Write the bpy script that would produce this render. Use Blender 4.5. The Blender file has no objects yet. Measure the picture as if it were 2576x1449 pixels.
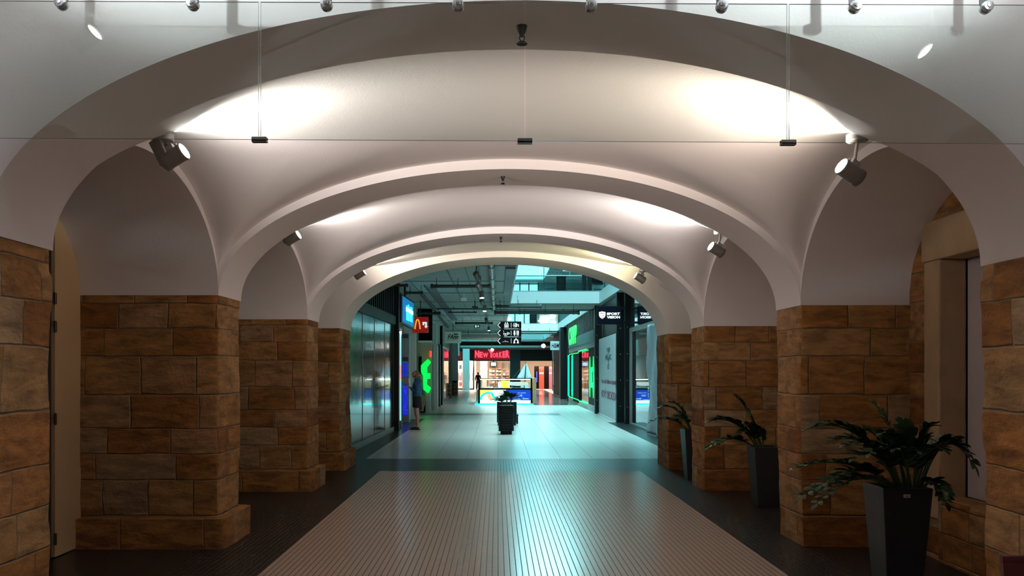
import bpy, math, random
from mathutils import Vector, Matrix, noise as mnoise
PI = math.pi
R = random.Random(7)
SC = bpy.context.scene
COL = SC.collection
CAM_H = 1.6
F = 2200.0
VX, VY = 1251.0, 932.0

def P(px, py, Y):
    return Vector(((px - VX) / F * Y, Y, CAM_H + (VY - py) / F * Y))
def PX(px, Y): return (px - VX) / F * Y
def PZ(py, Y): return CAM_H + (VY - py) / F * Y

# ------------------------------------------------------------------ mesh builder
class MB:
    def __init__(s):
        s.v = []; s.f = []; s.m = []
    def add(s, vs, fs, mi=0):
        o = len(s.v)
        s.v += [Vector(v) for v in vs]
        for f in fs:
            s.f.append([i + o for i in f]); s.m.append(mi)
        return s
    def quad(s, a, b, c, d, mi=0):
        return s.add([a, b, c, d], [(0, 1, 2, 3)], mi)
    def box(s, x0, x1, y0, y1, z0, z1, mi=0):
        vs = [(x, y, z) for x in (x0, x1) for y in (y0, y1) for z in (z0, z1)]
        return s.add(vs, [(0, 1, 3, 2), (4, 6, 7, 5), (0, 4, 5, 1), (2, 3, 7, 6), (0, 2, 6, 4), (1, 5, 7, 3)], mi)
    def obox(s, c, ux, uy, uz, mi=0):
        c, ux, uy, uz = Vector(c), Vector(ux), Vector(uy), Vector(uz)
        vs = [c + a * ux + b * uy + d * uz for a in (-1, 1) for b in (-1, 1) for d in (-1, 1)]
        return s.add(vs, [(0, 1, 3, 2), (4, 6, 7, 5), (0, 4, 5, 1), (2, 3, 7, 6), (0, 2, 6, 4), (1, 5, 7, 3)], mi)
    def prism(s, poly, fn0, fn1, mi=0, side_mi=None):
        """poly: list of 2-D points; fn0 / fn1 map (u, v) to the two end faces."""
        n = len(poly)
        vs = [fn0(u, v) for u, v in poly] + [fn1(u, v) for u, v in poly]
        sm = mi if side_mi is None else side_mi
        s.add(vs, [tuple(range(n))[::-1], tuple(range(n, 2 * n))], mi)
        o = len(s.v) - 2 * n
        for i in range(n):
            j = (i + 1) % n
            s.f.append([o + i, o + j, o + n + j, o + n + i]); s.m.append(sm)
        return s
    def ring(s, c, a, b, n):
        return [c + a * math.cos(2 * PI * i / n) + b * math.sin(2 * PI * i / n) for i in range(n)]
    def tube(s, path, r, n=8, caps=True, mi=0):
        path = [Vector(p) for p in path]
        m = len(path)
        rs = r if isinstance(r, (list, tuple)) else [r] * m
        o = len(s.v)
        prev = None
        for i, p in enumerate(path):
            t = (path[min(i + 1, m - 1)] - path[max(i - 1, 0)])
            t = t.normalized() if t.length > 1e-9 else Vector((0, 0, 1))
            if prev is None:
                a = t.orthogonal().normalized()
            else:
                a = prev - t * prev.dot(t)
                a = a.normalized() if a.length > 1e-6 else t.orthogonal().normalized()
            prev = a
            b = t.cross(a)
            s.v += s.ring(p, a * rs[i], b * rs[i], n)
        for i in range(m - 1):
            for k in range(n):
                l = (k + 1) % n
                s.f.append([o + i * n + k, o + i * n + l, o + (i + 1) * n + l, o + (i + 1) * n + k]); s.m.append(mi)
        if caps:
            s.f.append([o + k for k in range(n)][::-1]); s.m.append(mi)
            s.f.append([o + (m - 1) * n + k for k in range(n)]); s.m.append(mi)
        return s
    def lathe(s, prof, c=(0, 0, 0), ax=(0, 0, 1), n=24, mi=0, caps=True):
        c = Vector(c); ax = Vector(ax).normalized()
        a = ax.orthogonal().normalized(); b = ax.cross(a)
        o = len(s.v); m = len(prof)
        for r, z in prof:
            s.v += s.ring(c + ax * z, a * r, b * r, n)
        for i in range(m - 1):
            for k in range(n):
                l = (k + 1) % n
                s.f.append([o + i * n + k, o + i * n + l, o + (i + 1) * n + l, o + (i + 1) * n + k]); s.m.append(mi)
        if caps:
            s.f.append([o + k for k in range(n)][::-1]); s.m.append(mi)
            s.f.append([o + (m - 1) * n + k for k in range(n)]); s.m.append(mi)
        return s
    def ball(s, c, rx, ry=None, rz=None, nu=16, nv=10, mi=0):
        ry = rx if ry is None else ry; rz = rx if rz is None else rz
        c = Vector(c); o = len(s.v)
        for j in range(nv + 1):
            ph = -PI / 2 + PI * j / nv
            for i in range(nu):
                th = 2 * PI * i / nu
                s.v.append(c + Vector((rx * math.cos(ph) * math.cos(th), ry * math.cos(ph) * math.sin(th), rz * math.sin(ph))))
        for j in range(nv):
            for i in range(nu):
                k = (i + 1) % nu
                s.f.append([o + j * nu + i, o + j * nu + k, o + (j + 1) * nu + k, o + (j + 1) * nu + i]); s.m.append(mi)
        return s
    def grid(s, fn, nu, nv, mi=0, flip=False):
        o = len(s.v)
        for j in range(nv + 1):
            for i in range(nu + 1):
                s.v.append(Vector(fn(i / nu, j / nv)))
        w = nu + 1
        for j in range(nv):
            for i in range(nu):
                q = [o + j * w + i, o + j * w + i + 1, o + (j + 1) * w + i + 1, o + (j + 1) * w + i]
                s.f.append(q[::-1] if flip else q); s.m.append(mi)
        return s
    def build(s, name, mats, parent=None, smooth=False, loc=None, bevel=0, seg=2):
        if not isinstance(mats, (list, tuple)): mats = [mats]
        off = wloc(parent) if parent is not None else Vector((0, 0, 0))
        if loc is not None: off = Vector(loc)
        me = bpy.data.meshes.new(name)
        me.from_pydata([v - off for v in s.v], [], s.f)
        for m in mats: me.materials.append(m)
        me.polygons.foreach_set('material_index', s.m)
        if smooth: me.polygons.foreach_set('use_smooth', [True] * len(me.polygons))
        me.update()
        o = bpy.data.objects.new(name, me)
        COL.objects.link(o)
        if parent is not None: o.parent = parent
        elif loc is not None: o.location = off
        if smooth == 'auto':
            me.set_sharp_from_angle(angle=math.radians(35))
        if bevel:
            b = o.modifiers.new('bevel', 'BEVEL'); b.width = bevel; b.segments = seg; b.limit_method = 'ANGLE'
        return o

def wloc(o):
    p = Vector((0, 0, 0))
    while o is not None:
        p = p + o.location; o = o.parent
    return p
def tag(o, label=None, cat=None, group=None, kind=None):
    if label: o['label'] = label
    if cat: o['category'] = cat
    if group: o['group'] = group
    if kind: o['kind'] = kind
    return o
def thing(name, label, cat, loc, group=None):
    o = bpy.data.objects.new(name, None); COL.objects.link(o)
    o.location = loc; o.empty_display_size = .1
    return tag(o, label, cat, group)
def struct(o, label=None, cat=None, group=None):
    return tag(o, label, cat, group, 'structure')
def copy_tree(o, parent=None):
    c = o.copy(); COL.objects.link(c)
    if parent is not None: c.parent = parent
    for ch in list(o.children): copy_tree(ch, c)
    return c

def text_mb(body, origin, ux, uz, size, depth=.004, align='CENTER', width=None, shear=0, extrude_dir=None, bold=0.0, height=None):
    """Lettering as a mesh: ux runs along the line, uz points up the letters. `size` is the cap height."""
    cu = bpy.data.curves.new('t', 'FONT'); cu.body = body
    cu.size = 1; cu.align_x = align; cu.align_y = 'CENTER'; cu.shear = shear; cu.offset = bold; cu.resolution_u = 3
    ob = bpy.data.objects.new('t', cu); COL.objects.link(ob)
    dg = bpy.context.evaluated_depsgraph_get()
    me = bpy.data.meshes.new_from_object(ob.evaluated_get(dg))
    vs = [v.co.copy() for v in me.vertices]; fs = [tuple(p.vertices) for p in me.polygons]
    bpy.data.objects.remove(ob); bpy.data.curves.remove(cu); bpy.data.meshes.remove(me)
    xs = [v.x for v in vs]; ys = [v.y for v in vs]
    w0 = max(xs) - min(xs); h0 = max(ys) - min(ys); cx = (max(xs) + min(xs)) / 2; cy = (max(ys) + min(ys)) / 2
    sx = (width / w0) if width else size / .72
    sy = (height / h0) if height else size / .72
    ux = Vector(ux).normalized(); uz = Vector(uz).normalized(); nn = ux.cross(uz)
    O = Vector(origin)
    mb = MB()
    if align == 'CENTER': base = (cx, cy)
    else: base = (min(xs), cy)
    front = [O + ux * ((v.x - base[0]) * sx) + uz * ((v.y - base[1]) * sy) + nn * depth for v in vs]
    mb.add(front, fs)
    # sides of every boundary edge give the letters thickness
    cnt = {}
    for f in fs:
        for i in range(len(f)):
            e = (f[i], f[(i + 1) % len(f)])
            cnt[e] = cnt.get(e, 0) + 1
    for (a, b) in list(cnt):
        if (b, a) not in cnt:
            mb.quad(front[a], front[b], front[b] - nn * depth, front[a] - nn * depth)
    return mb

# ------------------------------------------------------------------ materials
def _nt(name):
    m = bpy.data.materials.new(name); m.use_nodes = True
    nt = m.node_tree
    return m, nt, nt.nodes['Principled BSDF']
def N(nt, t, **kw):
    n = nt.nodes.new(t)
    for k, v in kw.items(): setattr(n, k, v)
    return n
def L(nt, a, b): nt.links.new(a, b)
def M_(nt, op, a, b=None, c=None):
    n = N(nt, 'ShaderNodeMath', operation=op)
    for i, x in enumerate((a, b, c)):
        if x is None: continue
        if hasattr(x, 'is_linked') or hasattr(x, 'links'): L(nt, x, n.inputs[i])
        else: n.inputs[i].default_value = x
    return n.outputs[0]
def srgb(r, g, b):
    f = lambda c: (c / 255 / 12.92) if c / 255 <= .04045 else ((c / 255 + .055) / 1.055) ** 2.4
    return (f(r), f(g), f(b))
def mat(name, col, rough=.5, metal=0, var=.08, vscale=6.0, bump=0, bscale=40, spec=.5, coat=0):
    m, nt, b = _nt(name)
    b.inputs['Roughness'].default_value = rough; b.inputs['Metallic'].default_value = metal
    b.inputs['Specular IOR Level'].default_value = spec; b.inputs['Coat Weight'].default_value = coat
    tc = N(nt, 'ShaderNodeTexCoord')
    nz = N(nt, 'ShaderNodeTexNoise'); nz.inputs['Scale'].default_value = vscale; nz.inputs['Detail'].default_value = 4
    L(nt, tc.outputs['Object'], nz.inputs['Vector'])
    mx = N(nt, 'ShaderNodeMix', data_type='RGBA')
    c0 = [max(0, x * (1 - var)) for x in col]; c1 = [min(1, x * (1 + var)) for x in col]
    mx.inputs['A'].default_value = (*c0, 1); mx.inputs['B'].default_value = (*c1, 1)
    L(nt, nz.outputs['Fac'], mx.inputs['Factor']); L(nt, mx.outputs['Result'], b.inputs['Base Color'])
    if bump:
        n2 = N(nt, 'ShaderNodeTexNoise'); n2.inputs['Scale'].default_value = bscale; n2.inputs['Detail'].default_value = 5
        L(nt, tc.outputs['Object'], n2.inputs['Vector'])
        bp = N(nt, 'ShaderNodeBump'); bp.inputs['Strength'].default_value = bump; bp.inputs['Distance'].default_value = .01
        L(nt, n2.outputs['Fac'], bp.inputs['Height']); L(nt, bp.outputs['Normal'], b.inputs['Normal'])
    return m
def emit(name, col, s):
    m, nt, b = _nt(name)
    b.inputs['Base Color'].default_value = (*[min(.8, c) for c in col], 1)
    b.inputs['Emission Color'].default_value = (*col, 1); b.inputs['Emission Strength'].default_value = s
    b.inputs['Roughness'].default_value = .4
    return m
def glass_mat(name, tint, refl_ior=1.5, rough=0.0, boost=0.0):
    """clear sheet glass: light passes straight through, Fresnel reflection on top"""
    m, nt, b = _nt(name)
    nt.nodes.remove(b)
    out = nt.nodes['Material Output']
    tr = N(nt, 'ShaderNodeBsdfTransparent'); tr.inputs['Color'].default_value = (*tint, 1)
    gl = N(nt, 'ShaderNodeBsdfGlossy'); gl.inputs['Roughness'].default_value = rough
    fr = N(nt, 'ShaderNodeFresnel'); fr.inputs['IOR'].default_value = refl_ior
    ms = N(nt, 'ShaderNodeMixShader')
    fac = fr.outputs[0]
    if boost: fac = M_(nt, 'ADD', fac, boost)
    L(nt, fac, ms.inputs[0]); L(nt, tr.outputs[0], ms.inputs[1]); L(nt, gl.outputs[0], ms.inputs[2])
    L(nt, ms.outputs[0], out.inputs['Surface'])
    return m

def stone_mat(name, rowh=.24, colw=.52, seed=0.0, dark=1.0):
    """coursed sandstone ashlar: courses of uneven blocks, each with its own tint, dark veins, mortar joints"""
    m, nt, b = _nt(name)
    g = N(nt, 'ShaderNodeNewGeometry')
    sx = N(nt, 'ShaderNodeSeparateXYZ'); L(nt, g.outputs['Position'], sx.inputs[0])
    sn = N(nt, 'ShaderNodeSeparateXYZ'); L(nt, g.outputs['True Normal'], sn.inputs[0])
    side = M_(nt, 'GREATER_THAN', M_(nt, 'ABSOLUTE', sn.outputs[0]), .7)
    # wobble keeps the joints from being ruler straight
    wob = N(nt, 'ShaderNodeTexNoise'); wob.inputs['Scale'].default_value = 3.2; wob.inputs['Detail'].default_value = 3
    L(nt, g.outputs['Position'], wob.inputs['Vector'])
    w = M_(nt, 'MULTIPLY', M_(nt, 'SUBTRACT', wob.outputs['Fac'], .5), .05)
    u0 = N(nt, 'ShaderNodeMix', data_type='FLOAT'); L(nt, side, u0.inputs['Factor'])
    L(nt, sx.outputs[0], u0.inputs['A']); L(nt, sx.outputs[1], u0.inputs['B'])
    u = M_(nt, 'ADD', u0.outputs['Result'], w)
    z = M_(nt, 'ADD', sx.outputs[2], M_(nt, 'MULTIPLY', w, .55))
    # uneven course heights
    zs = M_(nt, 'ADD', z, M_(nt, 'MULTIPLY', M_(nt, 'SINE', M_(nt, 'ADD', M_(nt, 'MULTIPLY', z, 5.3), seed)), .05))
    zr = M_(nt, 'DIVIDE', zs, rowh)
    row = M_(nt, 'FLOOR', zr); zf = M_(nt, 'FRACT', zr)
    wn = N(nt, 'ShaderNodeTexWhiteNoise', noise_dimensions='2D')
    cv = N(nt, 'ShaderNodeCombineXYZ'); L(nt, row, cv.inputs[0]); L(nt, M_(nt, 'ADD', side, seed), cv.inputs[1]); L(nt, cv.outputs[0], wn.inputs['Vector'])
    cw = M_(nt, 'MULTIPLY', M_(nt, 'ADD', M_(nt, 'MULTIPLY', wn.outputs['Value'], .75), .62), colw)
    ur = M_(nt, 'ADD', M_(nt, 'DIVIDE', u, cw), M_(nt, 'MULTIPLY', wn.outputs['Value'], 17.3))
    colr = M_(nt, 'FLOOR', ur); uf = M_(nt, 'FRACT', ur)
    # distance to the joint in metres
    du = M_(nt, 'MULTIPLY', M_(nt, 'MINIMUM', uf, M_(nt, 'SUBTRACT', 1.0, uf)), cw)
    dz = M_(nt, 'MULTIPLY', M_(nt, 'MINIMUM', zf, M_(nt, 'SUBTRACT', 1.0, zf)), rowh)
    d = M_(nt, 'MINIMUM', du, dz)
    jn = N(nt, 'ShaderNodeTexNoise'); jn.inputs['Scale'].default_value = 9; jn.inputs['Detail'].default_value = 4
    L(nt, g.outputs['Position'], jn.inputs['Vector'])
    d2 = M_(nt, 'ADD', d, M_(nt, 'MULTIPLY', M_(nt, 'SUBTRACT', jn.outputs['Fac'], .5), .012))
    joint = N(nt, 'ShaderNodeMapRange', interpolation_type='SMOOTHSTEP'); L(nt, d2, joint.inputs['Value'])
    joint.inputs['From Min'].default_value = .001; joint.inputs['From Max'].default_value = .010
    joint.inputs['To Min'].default_value = 1; joint.inputs['To Max'].default_value = 0
    wb = N(nt, 'ShaderNodeTexWhiteNoise', noise_dimensions='3D')
    cb = N(nt, 'ShaderNodeCombineXYZ'); L(nt, row, cb.inputs[0]); L(nt, colr, cb.inputs[1]); L(nt, M_(nt, 'ADD', side, seed), cb.inputs[2]); L(nt, cb.outputs[0], wb.inputs['Vector'])
    ramp = N(nt, 'ShaderNodeValToRGB'); L(nt, wb.outputs['Value'], ramp.inputs[0])
    el = ramp.color_ramp.elements
    cols = [(0, (.22, .078, .018)), (.2, (.34, .145, .037)), (.4, (.40, .20, .065)), (.58, (.43, .245, .098)), (.78, (.37, .15, .036)), (1, (.41, .275, .15))]
    el[0].position = 0; el[0].color = (*[c * dark for c in cols[0][1]], 1)
    el[1].position = 1; el[1].color = (*[c * dark for c in cols[-1][1]], 1)
    for p_, c_ in cols[1:-1]:
        e = el.new(p_); e.color = (*[c * dark for c in c_], 1)
    # bedding veins and iron stains
    mp = N(nt, 'ShaderNodeMapping'); mp.inputs['Scale'].default_value = (1.6, 1.6, 5.5)
    L(nt, g.outputs['Position'], mp.inputs['Vector'])
    va = N(nt, 'ShaderNodeVectorMath', operation='ADD'); L(nt, mp.outputs[0], va.inputs[0]); L(nt, wb.outputs['Color'], va.inputs[1])
    v1 = N(nt, 'ShaderNodeTexNoise'); v1.inputs['Scale'].default_value = 2.2; v1.inputs['Detail'].default_value = 8; v1.inputs['Roughness'].default_value = .62; v1.inputs['Distortion'].default_value = .45
    L(nt, va.outputs[0], v1.inputs['Vector'])
    vr = N(nt, 'ShaderNodeMapRange'); L(nt, v1.outputs['Fac'], vr.inputs['Value'])
    vr.inputs['From Min'].default_value = .36; vr.inputs['From Max'].default_value = .66; vr.inputs['To Min'].default_value = .5; vr.inputs['To Max'].default_value = 1.2
    mul = N(nt, 'ShaderNodeVectorMath', operation='SCALE'); L(nt, ramp.outputs['Color'], mul.inputs[0]); L(nt, vr.outputs[0], mul.inputs['Scale'])
    st = N(nt, 'ShaderNodeTexNoise'); st.inputs['Scale'].default_value = 1.7; st.inputs['Detail'].default_value = 6; st.inputs['Roughness'].default_value = .7
    L(nt, va.outputs[0], st.inputs['Vector'])
    sr = N(nt, 'ShaderNodeMapRange'); L(nt, st.outputs['Fac'], sr.inputs['Value'])
    sr.inputs['From Min'].default_value = .56; sr.inputs['From Max'].default_value = .72; sr.inputs['To Max'].default_value = .75
    mixs = N(nt, 'ShaderNodeMix', data_type='RGBA'); L(nt, sr.outputs[0], mixs.inputs['Factor']); L(nt, mul.outputs[0], mixs.inputs['A'])
    mixs.inputs['B'].default_value = (.13 * dark, .05 * dark, .014 * dark, 1)
    mixj = N(nt, 'ShaderNodeMix', data_type='RGBA'); L(nt, M_(nt, 'MULTIPLY', joint.outputs[0], M_(nt, 'MULTIPLY', jn.outputs['Fac'], 1.15)), mixj.inputs['Factor']); L(nt, mixs.outputs['Result'], mixj.inputs['A'])
    mr = N(nt, 'ShaderNodeMix', data_type='RGBA'); L(nt, jn.outputs['Fac'], mr.inputs['Factor']); mr.inputs['A'].default_value = (.10, .07, .045, 1); mr.inputs['B'].default_value = (.38, .31, .23, 1)
    L(nt, mr.outputs['Result'], mixj.inputs['B'])
    L(nt, mixj.outputs['Result'], b.inputs['Base Color'])
    b.inputs['Roughness'].default_value = .82; b.inputs['Specular IOR Level'].default_value = .25
    fine = N(nt, 'ShaderNodeTexNoise'); fine.inputs['Scale'].default_value = 17; fine.inputs['Detail'].default_value = 8; fine.inputs['Roughness'].default_value = .65
    L(nt, g.outputs['Position'], fine.inputs['Vector'])
    h = M_(nt, 'ADD', M_(nt, 'MULTIPLY', joint.outputs[0], -1.0), M_(nt, 'ADD', M_(nt, 'MULTIPLY', fine.outputs['Fac'], 1.3), M_(nt, 'MULTIPLY', v1.outputs['Fac'], 1.2)))
    bp = N(nt, 'ShaderNodeBump'); bp.inputs['Strength'].default_value = .9; bp.inputs['Distance'].default_value = .018
    L(nt, h, bp.inputs['Height']); L(nt, bp.outputs['Normal'], b.inputs['Normal'])
    return m

def tile_mat(name, col, tw, tl, gap, grout, rough=.35, var=.1, x0=0.0, y0=0.0, bump=.4, spec=.5, gap_l=None):
    """rectangular tiles in world metres: tw across X, tl along Y"""
    m, nt, b = _nt(name)
    g = N(nt, 'ShaderNodeNewGeometry')
    sx = N(nt, 'ShaderNodeSeparateXYZ'); L(nt, g.outputs['Position'], sx.inputs[0])
    ux = M_(nt, 'DIVIDE', M_(nt, 'SUBTRACT', sx.outputs[0], x0), tw); uy = M_(nt, 'DIVIDE', M_(nt, 'SUBTRACT', sx.outputs[1], y0), tl)
    fx = M_(nt, 'FRACT', ux); fy = M_(nt, 'FRACT', uy)
    dx = M_(nt, 'MULTIPLY', M_(nt, 'MINIMUM', fx, M_(nt, 'SUBTRACT', 1.0, fx)), tw)
    dy = M_(nt, 'MULTIPLY', M_(nt, 'MINIMUM', fy, M_(nt, 'SUBTRACT', 1.0, fy)), tl)
    gl = gap if gap_l is None else gap_l
    jx = M_(nt, 'LESS_THAN', dx, gap / 2); jy = M_(nt, 'LESS_THAN', dy, gl / 2)
    j = M_(nt, 'MAXIMUM', jx, M_(nt, 'MULTIPLY', jy, .55))
    wn = N(nt, 'ShaderNodeTexWhiteNoise', noise_dimensions='2D')
    cv = N(nt, 'ShaderNodeCombineXYZ'); L(nt, M_(nt, 'FLOOR', ux), cv.inputs[0]); L(nt, M_(nt, 'FLOOR', uy), cv.inputs[1]); L(nt, cv.outputs[0], wn.inputs['Vector'])
    nz = N(nt, 'ShaderNodeTexNoise'); nz.inputs['Scale'].default_value = 1.6; nz.inputs['Detail'].default_value = 6; L(nt, g.outputs['Position'], nz.inputs['Vector'])
    k = M_(nt, 'ADD', M_(nt, 'MULTIPLY', M_(nt, 'SUBTRACT', wn.outputs['Value'], .5), var * 2), M_(nt, 'ADD', M_(nt, 'MULTIPLY', M_(nt, 'SUBTRACT', nz.outputs['Fac'], .5), var * 2.5), 1.0))
    rgb = N(nt, 'ShaderNodeRGB'); rgb.outputs[0].default_value = (*col, 1)
    sc = N(nt, 'ShaderNodeVectorMath', operation='SCALE'); L(nt, rgb.outputs[0], sc.inputs[0]); L(nt, k, sc.inputs['Scale'])
    mx = N(nt, 'ShaderNodeMix', data_type='RGBA'); L(nt, j, mx.inputs['Factor']); L(nt, sc.outputs[0], mx.inputs['A']); mx.inputs['B'].default_value = (*grout, 1)
    L(nt, mx.outputs['Result'], b.inputs['Base Color'])
    L(nt, M_(nt, 'ADD', M_(nt, 'MULTIPLY', j, .35), rough), b.inputs['Roughness'])
    b.inputs['Specular IOR Level'].default_value = spec
    hgt = M_(nt, 'MULTIPLY', j, -1.0)
    bp = N(nt, 'ShaderNodeBump'); bp.inputs['Strength'].default_value = bump; bp.inputs['Distance'].default_value = .002
    L(nt, hgt, bp.inputs['Height']); L(nt, bp.outputs['Normal'], b.inputs['Normal'])
    return m

PLASTER = mat('plaster', (.81, .755, .74), .9, var=.03, vscale=1.3, bump=.12, bscale=60, spec=.2)
STONE = stone_mat('sandstone', rowh=.28, colw=.56, seed=1.7)
STONE_B = stone_mat('sandstone_wall', rowh=.27, colw=.6, seed=5.1, dark=.92)
STONE_S = mat('dressed_sandstone', (.40, .275, .155), .85, var=.25, vscale=4, bump=.5, bscale=22, spec=.2)
MOS_L = tile_mat('mosaic_light', (.62, .475, .385), .0482, .0241, .0075, (.06, .048, .04), rough=.21, var=.03, x0=-1.873, y0=.0, spec=.28, bump=.2, gap_l=.002)
MOS_D = tile_mat('mosaic_dark', (.013, .012, .0115), .0482, .0241, .006, (.034, .030, .027), rough=.30, var=.05, x0=-1.873, y0=.0, gap_l=.002, spec=.35, bump=.2)
TILE_L = tile_mat('tile_light', (.56, .53, .49), .57, 1.14, .006, (.12, .11, .1), rough=.30, var=.014, x0=-1.69, y0=15.86, bump=.15)
TILE_D = tile_mat('tile_dark', (.05, .05, .05), .57, .57, .005, (.02, .02, .02), rough=.3, var=.1, bump=.15)
BLACK = mat('black_paint', (.005, .005, .006), .6, var=.2, spec=.08)
BLACKM = mat('black_metal', (.008, .009, .010), .4, metal=0, var=.15, spec=.18)
DARKGREY = mat('dark_grey_metal', (.06, .062, .065), .45, metal=.5, var=.1)
STEEL = mat('brushed_steel', (.55, .55, .55), .28, metal=1, var=.08)
WHITE = mat('white_paint', (.78, .78, .77), .5, var=.03)
CREAM = mat('cream_paint', (.64, .44, .235), .6, var=.05, vscale=2)
CONC = mat('concrete', (.40, .41, .40), .85, var=.12, vscale=1.2, bump=.2, bscale=18, spec=.2)
# ================================================================== camera
cam = bpy.data.cameras.new('camera'); cam.sensor_width = 36; cam.lens = F / 2576 * 36
cam.shift_x = (1288 - VX) / 2576; cam.shift_y = (VY - 724.5) / 2576
cam.clip_start = .05; cam.clip_end = 400
co = bpy.data.objects.new('camera', cam); COL.objects.link(co)
co.location = (0, 0, CAM_H); co.rotation_euler = (PI / 2, 0, 0)
SC.camera = co

# ================================================================== passage: dimensions read off the photograph
XL, XR, XC = -2.52, 2.74, .11
AH = (XR - XL) / 2
XLB, XRB = -3.78, 3.72
CROWN = 3.42
VCROWN = 3.51
BAYS = [(4.96, 7.9), (8.6, 11.62), (12.37, 14.05)]
RIBS = [(4.3, 4.96), (7.9, 8.6), (11.62, 12.37), (14.05, 15.05)]
def spring(x): return 2.235 - .045 * (x - XC) / AH
def arch(x, crown, a):
    t = min(1.0, abs(x - XC) / a)
    s = spring(x)
    return s + (crown - s) * math.sqrt(max(0, 1 - t * t))
def rib_z(x): return arch(x, CROWN, AH + .0)
def barrel(x): return arch(x, VCROWN, AH + .05)
def ell(y, yc, h, s, crown):
    t = min(1.0, abs(y - yc) / h)
    return s + (crown - s) * math.sqrt(max(0, 1 - t * t))
NCROWN, LCROWN = 3.19, 3.27
def bay_shape(k):
    y0, y1 = BAYS[k]
    if k < 2: return (y0 + y1) / 2, (y1 - y0) / 2
    return y1 + .02, (y1 + .02 - y0)

def rib(k):
    y0, y1 = RIBS[k]
    mb = MB(); n = 220
    xs = [XC - AH * math.cos(PI * i / n) for i in range(n + 1)]
    zs = [rib_z(x) for x in xs]
    top = 4.9 if k == 0 else 3.9
    for i in range(n):
        a, b = i, i + 1
        mb.quad((xs[a], y0, zs[a]), (xs[a], y1, zs[a]), (xs[b], y1, zs[b]), (xs[b], y0, zs[b]))
        mb.quad((xs[a], y0, zs[a]), (xs[b], y0, zs[b]), (xs[b], y0, top), (xs[a], y0, top))
        mb.quad((xs[a], y1, zs[a]), (xs[a], y1, top), (xs[b], y1, top), (xs[b], y1, zs[b]))
    for xa, xb in ((XLB - .3, XL), (XR, XRB + .3)):
        s = spring(XL if xa < 0 else XR)
        mb.box(xa, xb, y0, y1, s, top)
    o = mb.build('arch_rib', PLASTER)
    me = o.data
    return o
rib_lab = ['white plastered arch nearest the camera, behind the glass screen', 'second white plastered arch along the passage',
           'third white plastered arch along the passage', 'last white plastered arch, opening into the shopping mall']
for k in range(4): struct(rib(k), rib_lab[k], 'arch')

def vz(x, y, k):
    """barrel crossed by lunettes; the groins are crisp at the springing and melt away towards the crown"""
    yc, h = bay_shape(k); s_ = spring(x)
    p, q = barrel(x), ell(y, yc, h + .03, s_, LCROWN)
    m = max(p, q); w = .02 + .30 * min(1.0, max(0.0, (m - s_ - .25) / .7))
    e = max(0.0, w - abs(p - q)) / w
    return m + e * e * w * .25
def bay_vault(k):
    y0, y1 = BAYS[k]; yc, h = bay_shape(k)
    mb = MB(); nu, nv = 240, 150
    def fn(u, v):
        x = XC - AH * math.cos(PI * u)
        y = yc - h * math.cos(PI * v) if k < 2 else yc - h * math.cos(PI / 2 * v)
        y = min(max(y, y0), y1)
        return (x, y, vz(x, y, k))
    mb.grid(fn, nu, nv, flip=True)
    return mb.build('ceiling', PLASTER, smooth=True)
for k, l in enumerate(('groined white vault over the nearest bay', 'groined white vault over the middle bay', 'groined white vault over the last bay')):
    struct(bay_vault(k), l, 'ceiling')

def niche(side, y0, y1, yc, h, s, crown, xw, xb, top_fn, name='wall_left'):
    """face of the side wall with an arched mouth, and the barrel of the recess behind it"""
    mb = MB(); n = 110
    ys = []
    for i in range(n + 1):
        y = yc - h * math.cos(PI * i / n)
        if y0 - 1e-4 <= y <= y1 + 1e-4: ys.append(y)
    if ys[-1] < y1 - 1e-3: ys.append(y1)
    for a, b in zip(ys, ys[1:]):
        za, zb = ell(a, yc, h, s, crown), ell(b, yc, h, s, crown)
        mb.quad((xw, a, za), (xw, b, zb), (xw, b, top_fn(b)), (xw, a, top_fn(a)))
        mb.quad((xw, a, za), (xw, b, zb), (xb, b, zb), (xb, a, za))
    return mb
for side, xw, xb in (('left', XL, XLB), ('right', XR, XRB)):
    s = spring(xw)
    for k in range(3):
        yc, h = bay_shape(k)
        mb = niche(side, BAYS[k][0], BAYS[k][1], yc, h, s, NCROWN, xw, xb,
                   lambda y, k=k, xw=xw: vz(xw, y, k) + .004)
        o = mb.build('wall_' + side, PLASTER)
        struct(o, ['white arched plaster recess in the %s side of the nearest bay', 'white arched plaster recess in the %s side of the middle bay', 'white plaster half recess in the %s side of the last bay'][k] % side, 'wall')

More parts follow.
